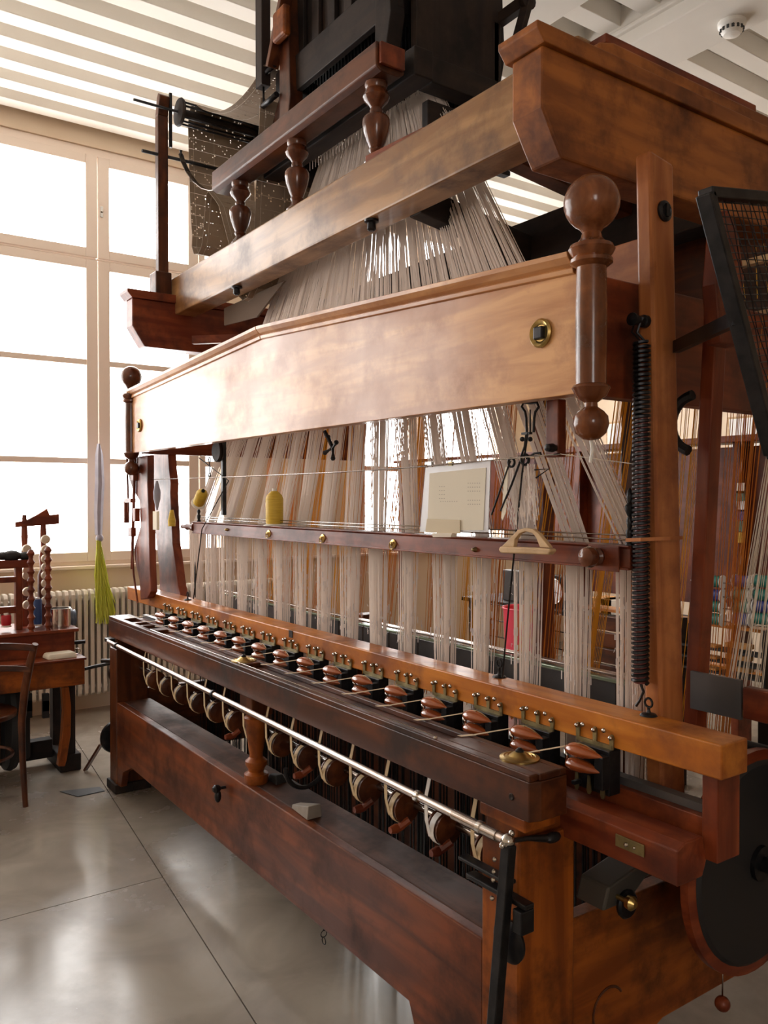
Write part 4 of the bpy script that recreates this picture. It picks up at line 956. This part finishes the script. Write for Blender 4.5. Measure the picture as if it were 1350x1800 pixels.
# ================================================================ LEFT: winding machine, chair
DX = -5.0
def yz(px, py, x): p = at(px, py, x=x); return p.y, p.z
yR, zT = yz(139, 1104, DX); yL = yz(0, 1112, DX)[0]-.5
WD = thing('winding_machine', 'old reddish wooden bobbin winding table below the window', 'winding machine', (-5.3, .8, 0))
MB().box(-5.42, DX, yL, yR, zT-.02, zT).build('table_top', wood('red', 'y'), WD, .004)
MB().box(-5.40, DX-.02, yL+.02, yR-.02, zT-.20, zT-.0205).build('apron', wood('red', 'y'), WD, .004)
y2, z2 = yz(149, 1156, DX+.14); zb = yz(149, 1203, DX+.14)[1]
MB().box(DX-.01, DX+.14, y2-.75, y2, zb, z2-.012).build('tray_box', wood('leg', 'y'), WD, .004)
MB().box(DX-.018, DX+.15, y2-.76, y2+.008, z2-.0115, z2+.002).build('tray_rim', wood('red', 'y'), WD, .003)
# curved leg
pts = [yz(a, c, DX+.05) for a, c in ((106, 1206), (119, 1206), (123, 1240), (122, 1290), (115, 1335), (112, 1345), (100, 1345), (106, 1300), (110, 1250))]
MB().prism(pts, 'x', DX+.03, DX+.08).build('curved_leg', wood('leg', 'z'), WD, .004)
for yy in (yR-.08, yR-.9): 
    MB().box(DX-.12, DX-.05, yy, yy+.07, 0, zb+.1).build('leg', wood('dark', 'z'), WD, .004); MB().box(-5.38, -5.30, yy, yy+.07, 0, zb+.1).build('leg', wood('dark', 'z'), WD, .004)
MB().box(-5.38, DX-.04, yR-.10, yR+.02, 0, .10).build('base_block', wood('dark', 'x'), WD, .006)
MB().box(-5.30, -5.22, yL, yR-.1, .05, .16).build('base_rail', wood('dark', 'y'), WD, .004)
MB().lathe([(.02, -.03), (.30, -.025), (.31, 0), (.30, .025), (.02, .03)], (-5.2, yR-.36, .34), 'y', 36).build('flywheel', M['iron_matte'], WD)
MB().box(DX-.20, DX-.10, yR-.55, yR-.25, .10, .55).build('drive_housing', M['iron_matte'], WD, .01)
for k, py in enumerate((1228, 1240)):
    for j in range(3):
        a = at(20+j*30, py, x=DX-.05); MB().cbox((DX-.05, a.y, a.z-.02), (.03, .035, .10)).build('iron_bracket', M['iron_matte'], WD)
MB().tube([(DX-.1, yR-.05, zT-.10), (DX-.1, yR+.06, zT-.10)], .012, 8).tube([(DX-.02, yR-.05, zT-.26), (DX-.02, yR+.10, zT-.24), (DX+.1, yR+.25, zT-.20)], .010, 6).build('crank', M['iron'], WD)
MB().lathe([(.01, 0), (.055, .004), (.06, .02), (.045, .03), (.05, .04), (.01, .045)], (-5.25, yR+.0, zT+.03), 'y', 24).build('blue_pulley', mat('blue_grey_paint', (.12, .15, .2), .4), WD)
# frame on the table (left)
def zrow(py): return yz(30, py, -5.15)[1]
fx = -5.15
for px in (28,):
    ya = yz(26, 1000, fx)[0]; yb = yz(38, 1000, fx)[0]
    MB().box(fx-.03, fx+.02, ya, yb, zT, zrow(990)).build('frame_post', wood('red', 'z'), WD, .004)
MB().box(fx-.03, fx+.03, -.3, yz(50, 995, fx)[0], zrow(998), zrow(984)).build('frame_rail', wood('red', 'y'), WD, .005)
MB().box(fx-.02, fx+.02, -.3, yz(27, 1015, fx)[0], zrow(1023), zrow(1013)).build('frame_rail', wood('red', 'y'), WD, .003)
MB().box(fx-.02, fx+.02, -.3, yz(27, 1070, fx)[0], zrow(1077), zrow(1065)).build('frame_rail', wood('red', 'y'), WD, .003)
b = MB()
for px, r in ((6, .03), (20, .04), (30, .025), (44, .03)):
    a = at(px, 977, x=fx); b.ball((fx, a.y, a.z), r, 12, (1, 1.4, .8))
b.build('iron_fittings', M['iron_matte'], WD)
# turned spindles carrying bobbins
def spindle(px, ytop, x, r, knobs):
    a = at(px, 1100, x=x); z1 = at(px, ytop, x=x).z; prof = [(r, 0)]; H = z1-zT
    for k in range(knobs):
        t0 = (k+.2)/knobs; prof += [(r*.75, H*t0), (r*1.35, H*(t0+.35/knobs)), (r*.75, H*(t0+.7/knobs))]
    prof += [(.002, H)]
    MB().lathe(prof, (x, a.y, zT), n=12).build('spindle', wood('red', 'z'), WD); return a.y
bob = MB().lathe([(.006, -.016), (.024, -.013), (.028, 0), (.024, .013), (.006, .016)], (0, 0, 0), 'x', 14).mesh('bobbin', M['bobbin'])
NTH = ['topmost', 'second', 'third', 'fourth', 'fifth', 'sixth', 'seventh', 'lowest']
def bobs(name, y, x, zs, group, lab):
    for z in zs:
        o = bpy.data.objects.new(name, bob); S.collection.objects.link(o); o.location = (x, y, z); tag(o, lab % NTH[zs.index(z)], 'bobbin', group)
ys = []
for px, yt, kn in ((55, 965, 9), (85, 960, 9)):
    ys.append((px, spindle(px, yt, -5.02, .017, kn)))
for px, yt in ((44, 905), (77, 905)):
    a = at(px, 1100, x=-5.28); z1 = at(px, yt, x=-5.28).z
    MB().lathe([(.034, 0), (.034, (z1-zT)*.45), (.020, (z1-zT)*.5), (.026, (z1-zT)*.62), (.014, (z1-zT)*.7), (.020, (z1-zT)*.8), (.012, z1-zT)], (-5.28, a.y, zT), n=14).build('tall_spindle', wood('red', 'z'), WD)
a0 = at(26, 915, x=-5.28); a1 = at(103, 912, x=-5.28)
MB().prism([(a0.y, a0.z-.01), (a0.y+.25*(a1.y-a0.y), a0.z), (a0.y+.5*(a1.y-a0.y), a0.z+.035), (a0.y+.72*(a1.y-a0.y), a0.z+.07), (a0.y+.78*(a1.y-a0.y), a0.z+.03), (a1.y, a1.z+.03), (a1.y, a1.z-.03), (a0.y, a0.z-.04)], 'x', -5.30, -5.26).build('top_bar', wood('red', 'y'), WD, .004)
for px, pys, lab in ((47, (965, 1002, 1011, 1040, 1063), 'cream bobbin, %s from the top on the left turned spindle'), (80, (948, 966, 982, 997, 1011, 1025, 1040, 1055), 'cream bobbin, %s from the top on the right turned spindle')):
    a = at(px, 1000, x=-5.22)
    bobs('cream_bobbin', a.y, -5.215, [at(px, py, x=-5.22).z for py in pys], 'bobbins on the turned spindles', lab)
def spool(name, px, py0, py1, w, x, m, lab, cat='spool'):
    a = at(px, py1, x=x); z1 = at(px, py0, x=x).z; r = w/2; z0 = max(a.z, zT)
    t = thing(name, lab, cat, (x, a.y, z0)); h = z1-z0
    MB().lathe([(r*.9, .01), (r, .02), (r, h-.02), (r*.9, h-.01)], (x, a.y, z0), n=20).build('thread', m, t)
    MB().lathe([(r, 0), (r, .01), (r*.3, .0105)], (x, a.y, z0), n=20).lathe([(r*.5, h-.01), (r*.5, h), (r*.2, h)], (x, a.y, z0), n=16).build('core', M['white'], t)
spool('red_spool', 11, 1078, 1102, .055, -5.12, M['redt'], 'small bright red thread spool on the winding table')
spool('blue_spool', 66, 1050, 1100, .05, -5.17, M['blue'], 'blue thread cylinder between the turned spindles')
a = at(105, 1098, x=-5.15); h = at(105, 1069, x=-5.15).z-zT
tn = thing('tin_can', 'shiny open tin can on the corner of the winding table', 'tin', (-5.15, a.y, zT))
MB().lathe([(.062, 0), (.062, h), (.058, h), (.058, .004), (.001, .004)], (-5.15, a.y, zT+.001), n=32).build('can', M['tin'], tn)
MB().ring((-5.15, a.y, zT+h), .062, .0025, 'z', 32, 6).build('rim', M['tin'], tn)
# pin cushion on the tray
p = at(118, 1148, x=DX+.07)
b = MB().hexa([(DX+.02, y2-.21, z2+.003), (DX+.13, y2-.20, z2+.003), (DX+.125, y2-.03, z2+.003), (DX+.01, y2-.04, z2+.003), (DX+.03, y2-.20, z2+.035), (DX+.12, y2-.19, z2+.033), (DX+.115, y2-.045, z2+.036), (DX+.02, y2-.05, z2+.034)])
pc = thing('pin_cushion', 'small pale cloth cushion on the wooden tray', 'cushion', (DX+.075, y2-.12, z2)); b.build('pad', M['paper'], pc, .012)
MB().ring((DX+.1, y2-.03, z2+.035), .016, .002, 'x', 14, 5).build('wire_ring', M['steel'], pc)
# chair
CX = -4.58; ch = thing('bentwood_chair', 'brown bentwood chair with its back to the camera, left edge', 'chair', (-4.78, .68, 0))
def cp_(px, py, x): return at(px, py, x=x)
f0 = at(45, 1418, z=0.0); 
pr = [Vector((f0.x, f0.y, 0)), at(40, 1340, x=-4.60), at(38, 1270, x=-4.62), at(44, 1210, x=-4.60), at(54, 1160, x=-4.54), at(62, 1132, x=-4.50)]
MB().tube(pr, [.014, .017, .020, .021, .020, .015], 12).build('back_post', wood('brown', 'z'), ch)
off = Vector((0, -.42, 0))
MB().tube([p+off*(1.0) for p in pr], [.014, .017, .020, .021, .020, .015], 12).build('back_post', wood('brown', 'z'), ch)
for i0, zz, hh in ((5, .0, .035), (4, -.03, .03)):
    a = pr[i0]+Vector((0, 0, zz-.02)); pts = [a+Vector((.03*math.sin(math.pi*t)*-1, -.42*t, .02*math.sin(math.pi*t))) for t in [k/12 for k in range(13)]]
    MB().strip(pts, (0, 0, 1), hh, .014).build('back_slat', wood('brown', 'y'), ch, .003)
sz = .46
b = MB(); pl = []
for k in range(28):
    a = 2*math.pi*k/28; pl.append((-4.83+.22*math.cos(a), f0.y-.21+.215*math.sin(a)))
b.prism(pl, 'z', sz-.015, sz+.012, True); b.build('seat', wood('brown', 'y'), ch, .006)
for dy in (-.06, -.36): MB().tube([(-4.98, f0.y+dy, sz-.015), (-5.02, f0.y+dy*1.05, 0)], [.018, .013], 10).build('front_leg', wood('brown', 'z'), ch)
MB().ring((-4.82, f0.y-.21, .24), .19, .009, 'z', 28, 8).build('stretcher_ring', wood('brown', 'y'), ch)

# skein hanging at the window mullion
p = at(176, 782, x=-6.25)
sk = thing('hanging_skein', 'grey-blue cloth strip knotted to a yellow-green yarn skein at the window', 'skein', tuple(at(190, 1095, x=-6.25)))
b = MB(); hw = [(780, 174, 5), (800, 175, 14), (850, 176, 17), (900, 174, 16), (940, 174, 13)]
vs = []
for py, px, w_ in hw:
    l = at(px-w_/2, py, x=-6.25); r = at(px+w_/2, py, x=-6.25)
    vs += [(-6.26, l.y, l.z), (-6.26, r.y, r.z), (-6.23, (l.y*.4+r.y*.6), r.z), (-6.235, (l.y*.75+r.y*.25), r.z)]
fs = []
for i in range(len(hw)-1):
    for k in range(4): fs.append((i*4+k, i*4+(k+1) % 4, i*4+4+(k+1) % 4, i*4+4+k))
fs += [(0, 1, 2, 3), (16, 17, 18, 19)]; b.add(vs, fs, True); b.build('cloth_strip', M['cloth'], sk)
MB().ball(at(175, 946, x=-6.245), .028, 14, (.8, 1, 1.1)).build('knot', M['cloth'], sk)
b = MB()
for i in range(230):
    t = R(); px0 = 173+ru(-3, 4); px1 = 183+ru(-14, 20); yb = 1060+ru(0, 38)
    a = at(px0, 950, x=-6.25+ru(-.01, .02)); m_ = at((px0+px1)/2+ru(-6, 2), 1010, x=-6.25+ru(-.02, .03)); c = at(px1, yb, x=-6.25+ru(-.03, .03))
    b.tube([a, m_, c], .0035, 3)
b.build('yarn', M['green'], sk, stuff=True)

# floor things
gy0, gy1 = 1.13, 1.34
a = at(105, 1392, z=0); c = at(175, 1384, z=0)
o = MB().prism([(a.x, a.y), (c.x, c.y), (c.x+.08, c.y+.005), (a.x+.14, a.y+.06)], 'z', .0005, .004).build('floor_grate', M['iron_matte']); tag(o, 'thin dark metal plate on the floor seam by the far leg', 'floor plate')
br = thing('iron_lever', 'slender wooden foot lever leaning beside the far loom leg', 'lever', (-5.0, 1.36, 0))
MB().bar(at(150, 1356, z=0)+Vector((0, 0, .008)), at(178, 1308, x=-4.9), .03, .012).build('lever', wood('brown', 'z'), br)
MB().lathe([(.01, 0), (.09, .004), (.095, .02), (.09, .036), (.01, .04)], (-4.72, 1.44, .26), 'x', 24).build('treadle_disc', M['iron'], LM)
MB().lathe([(.01, 0), (.05, .004), (.05, .03), (.01, .034)], (-4.70, 1.44, .62), 'x', 20).build('side_pulley', M['iron'], LM)
MB().tube([(-4.645, 1.42, .76), (-4.70, 1.42, .76), (-4.9, 1.5, .78)], .009, 8).tube([(-4.645, 1.42, .70), (-4.9, 1.42, .66)], .012, 8).build('side_rod', M['iron'], LM)
cc = at(565, 1640, y=1.45)
b = MB(); b.ring((cc.x, 1.46, .10), .012, .002, 'x', 12, 4); b.ring((cc.x, 1.46, .075), .012, .002, 'y', 12, 4); b.tube([(cc.x, 1.46, .11), (cc.x, 1.46, .20)], .003, 5)
tag(b.build('chain_link', M['iron']), 'little iron chain hanging under the front board', 'chain')

# ================================================================ BACKGROUND seen through the loom
# tall brown creel cabinet panel
cab = thing('creel_cabinet', 'tall dark brown wooden cabinet standing behind the loom', 'cabinet', (-2.9, 4.6, 0))
MB().box(-4.05, -2.3, 4.60, 4.64, .95, 1.92).build('back_panel', wood('red', 'z'), cab, .004)
MB().box(-6.25, -4.09, 4.60, 4.64, 1.36, 1.92).build('back_panel', wood('red', 'z'), cab, .004)
MB().box(-6.28, -6.22, 4.56, 4.66, 0, 1.94).build('upright', wood('red', 'z'), cab, .003)
MB().box(-6.28, -4.11, 4.50, 4.66, 1.94, 1.965).build('top_board', wood('red', 'x'), cab, .003)
for xx in (-4.08, -3.45, -2.85, -2.28): MB().box(xx, xx+.05, 4.52, 4.66, 0, 1.94).build('upright', wood('red', 'z'), cab, .003)
MB().box(-4.1, -2.2, 4.48, 4.68, 1.94, 1.98).build('top_board', wood('red', 'x'), cab, .004)
for z in (.35, .60, .85): MB().box(-4.05, -2.3, 4.52, 4.66, z-.02, z).build('shelf', wood('orange', 'x'), cab, .002)
# spools on the creel
SPM = {}
def creel_spool(x, y, z, m, lab, g):
    if m not in SPM:
        b = MB().lathe([(.030, -.045), (.034, -.04), (.034, .04), (.030, .045)], (0, 0, 0), 'x', 14); me = b.mesh('thread', M[m])
        e = MB().lathe([(.04, -.003), (.04, .003)], (0, 0, 0), 'x', 14).mesh('flange', M['white']); SPM[m] = (me, e)
    t = thing('thread_spool', lab, 'spool', (x, y, z), g)
    for nm, me, dx in (('thread', SPM[m][0], 0), ('flange', SPM[m][1], -.049), ('flange', SPM[m][1], .049)):
        o = bpy.data.objects.new(nm, me); S.collection.objects.link(o); o.parent = t; o.location.x = dx
rows = [1022, 1046, 1066, 1088]
names = {'teal': 'teal green', 'navy': 'navy blue'}
ordn = ['top', 'second', 'third', 'lowest']
for c_, px in enumerate((1257, 1306, 1342)):
    for r_, py in enumerate(rows):
        m = 'navy' if (c_+r_) % 3 == 1 else 'teal'
        p = at(px, py, y=4.35)
        creel_spool(p.x, 4.35, p.z, m, '%s thread spool, %s row, %s column of the creel' % (names[m], ordn[r_], ('left', 'middle', 'right')[c_]), 'spools on the creel behind the loom')
b = MB()
for py in rows: 
    p = at(1240, py, y=4.35); b.tube([(p.x-.1, 4.35, p.z), (p.x+.75, 4.35, p.z)], .004, 6)
b.build('spool_rod', M['steel'], cab)
for k, py in enumerate((1135, 1155, 1175)):
    for j, px in enumerate((1245, 1300)):
        p = at(px, py, y=4.0); o = MB().cbox((p.x, 4.0, p.z), (.13, .06, .025)).build('orange_card_box', M['orangep'], bevel=.003)
        tag(o, '%s orange wooden slat block, %s stack behind the loom' % (('top', 'middle', 'bottom')[k], ('left', 'right')[j]), 'block', 'orange blocks behind the loom')
st = MB().box(-3.9, -2.3, 3.96, 4.04, 0, .05)
MB()
# shelf unit for those blocks
sh = thing('side_rack', 'low dark rack behind the loom carrying orange blocks', 'rack', (-3.0, 4.0, 0))
for k, py in enumerate((1139, 1159, 1179)):
    p = at(1270, py, y=4.0); MB().box(p.x-.25, p.x+.25, 3.95, 4.05, p.z-.012, p.z-.001).build('shelf', M['iron_matte'], sh)
p = at(1270, 1179, y=4.0)
for xx in (p.x-.27, p.x+.25): MB().box(xx, xx+.02, 3.95, 4.05, 0, p.z+.25).build('post', wood('dark', 'z'), sh)
# desk with wire basket, clock, pink bucket
dk = thing('rear_desk', 'dark wooden table behind the loom holding the clock', 'table', (-4.3, 5.0, 0))
zc = at(960, 1068, y=4.8).z
MB().box(-5.6, -3.6, 4.75, 5.35, zc-.035, zc).build('table_top', wood('dark', 'x'), dk, .004)
for xx in (-5.55, -3.68):
    for yy in (4.8, 5.25): MB().box(xx, xx+.06, yy, yy+.06, 0, zc-.036).build('leg', wood('dark', 'z'), dk)
ck = at(975, 1040, y=4.85)
cl = thing('mantel_clock', 'rounded black clock with a white dial on the rear table', 'clock', (ck.x, 4.85, zc))
pl = [(ck.x-.14, zc+.001), (ck.x+.14, zc+.001)]+[(ck.x+.14*math.cos(math.pi*k/12), zc+.16+.10*math.sin(math.pi*k/12)) for k in range(13)]
MB().prism(pl, 'y', 4.84, 4.95).build('case', M['iron'], cl, .006)
MB().lathe([(.10, 0), (.10, -.008), (.001, -.008)], (ck.x, 4.8395, zc+.13), 'y', 28).build('dial', M['clockface'], cl)
MB().ring((ck.x, 4.832, zc+.13), .10, .006, 'y', 28, 6).build('bezel', M['chrome'], cl)
MB().bar((ck.x, 4.829, zc+.13), (ck.x+.01, 4.829, zc+.21), .006, .002).bar((ck.x, 4.829, zc+.13), (ck.x+.055, 4.829, zc+.12), .008, .002).build('hands', M['ink'], cl)
pk = at(925, 1105, y=4.4)
bk = thing('pink_bucket', 'bright pink plastic bin standing behind the loom', 'bin', (pk.x, 4.4, 0))
zt_ = at(925, 1068, y=4.4).z; r_ = .17
MB().lathe([(r_*.75, 0), (r_*.8, .01), (r_, zt_-.02), (r_*1.06, zt_), (r_*.98, zt_), (r_*.73, .02)], (pk.x, 4.4, 0), n=32).build('bin', M['pink'], bk)
MB().ring((pk.x, 4.4, zt_), r_*1.05, .006, 'z', 32, 6).build('rim', M['pink'], bk)
p = at(905, 1030, y=4.9)
o = MB().cbox((p.x, 4.9, zc+.13), (.22, .08, .26)).build('grey_box', M['plate'], bevel=.01); o.location.z = zc+.001; tag(o, 'dark grey box beside the clock on the rear table', 'box')
bs = thing('wire_basket', 'black wire basket rack in front of the rear table', 'basket', (-4.6, 4.6, zc-.25))
b = MB()
for z in (zc-.26, zc-.13, zc+.0): 
    b.tube([(-5.2, 4.60, z), (-3.9, 4.60, z)], .004, 4)
for k in range(28): b.tube([(-5.2+.048*k, 4.60, 0.0 if k in (0, 27) else zc-.26), (-5.2+.048*k, 4.60, zc)], .0025, 4)
b.build('wires', M['iron'], bs, stuff=True)
for k, (px, m, lab) in enumerate(((1070, 'orangep', 'stack of orange folders on the rear table'), (1092, 'paper', 'cream file tray on the rear table'))):
    p = at(px, 1070, y=5.0); o = MB().cbox((p.x, 5.0, zc+.06), (.22, .2, .11)).build('file_stack', M[m], bevel=.004); o.location.z = zc+.001; tag(o, lab, 'files')
# brick-like drawers under the table: card boxes
for r_ in range(5):
    z = .28+.11*r_; o = MB().box(-3.98, -3.62, 4.42, 4.46, z, z+.095).build('card_drawer', wood('brown', 'x'), dk, .003)
# pictures on the back wall
for px, py, w_, h_, lab in ((1310, 760, .36, .30, 'small white framed print on the back wall, far right'), (1085, 770, .30, .35, 'pale framed print on the back wall by the spring')):
    p = at(px, py, y=6.98); t = thing('framed_print', lab, 'picture', (p.x, 6.98, p.z-h_/2))
    MB().box(p.x-w_/2, p.x+w_/2, 6.985, 6.998, p.z-h_/2, p.z+h_/2).build('frame', wood('pale', 'x'), t)
    MB().box(p.x-w_/2+.02, p.x+w_/2-.02, 6.98, 6.9845, p.z-h_/2+.02, p.z+h_/2-.02).build('print', M['white'], t)
# string of small samples hanging from the ceiling side of the creel
ss = at(1303, 860, y=4.44); t = thing('sample_string', 'string of small coloured thread samples hanging before the creel', 'samples', (ss.x, 4.44, 1.2))
MB().tube([(ss.x, 4.44, 1.2), (ss.x, 4.44, 1.99), (ss.x, 4.50, 1.985)], .002, 5).build('string', M['yarnw'], t)
for k, (py, m) in enumerate(((858, 'paper'), (872, 'teal'), (890, 'white'), (905, 'navy'), (925, 'teal'), (945, 'yellow'))):
    p = at(1303, py, y=4.44); MB().box(p.x-.025, p.x+.025, 4.432, 4.438, p.z-.03, p.z+.03).build('sample_card', M[m], t)
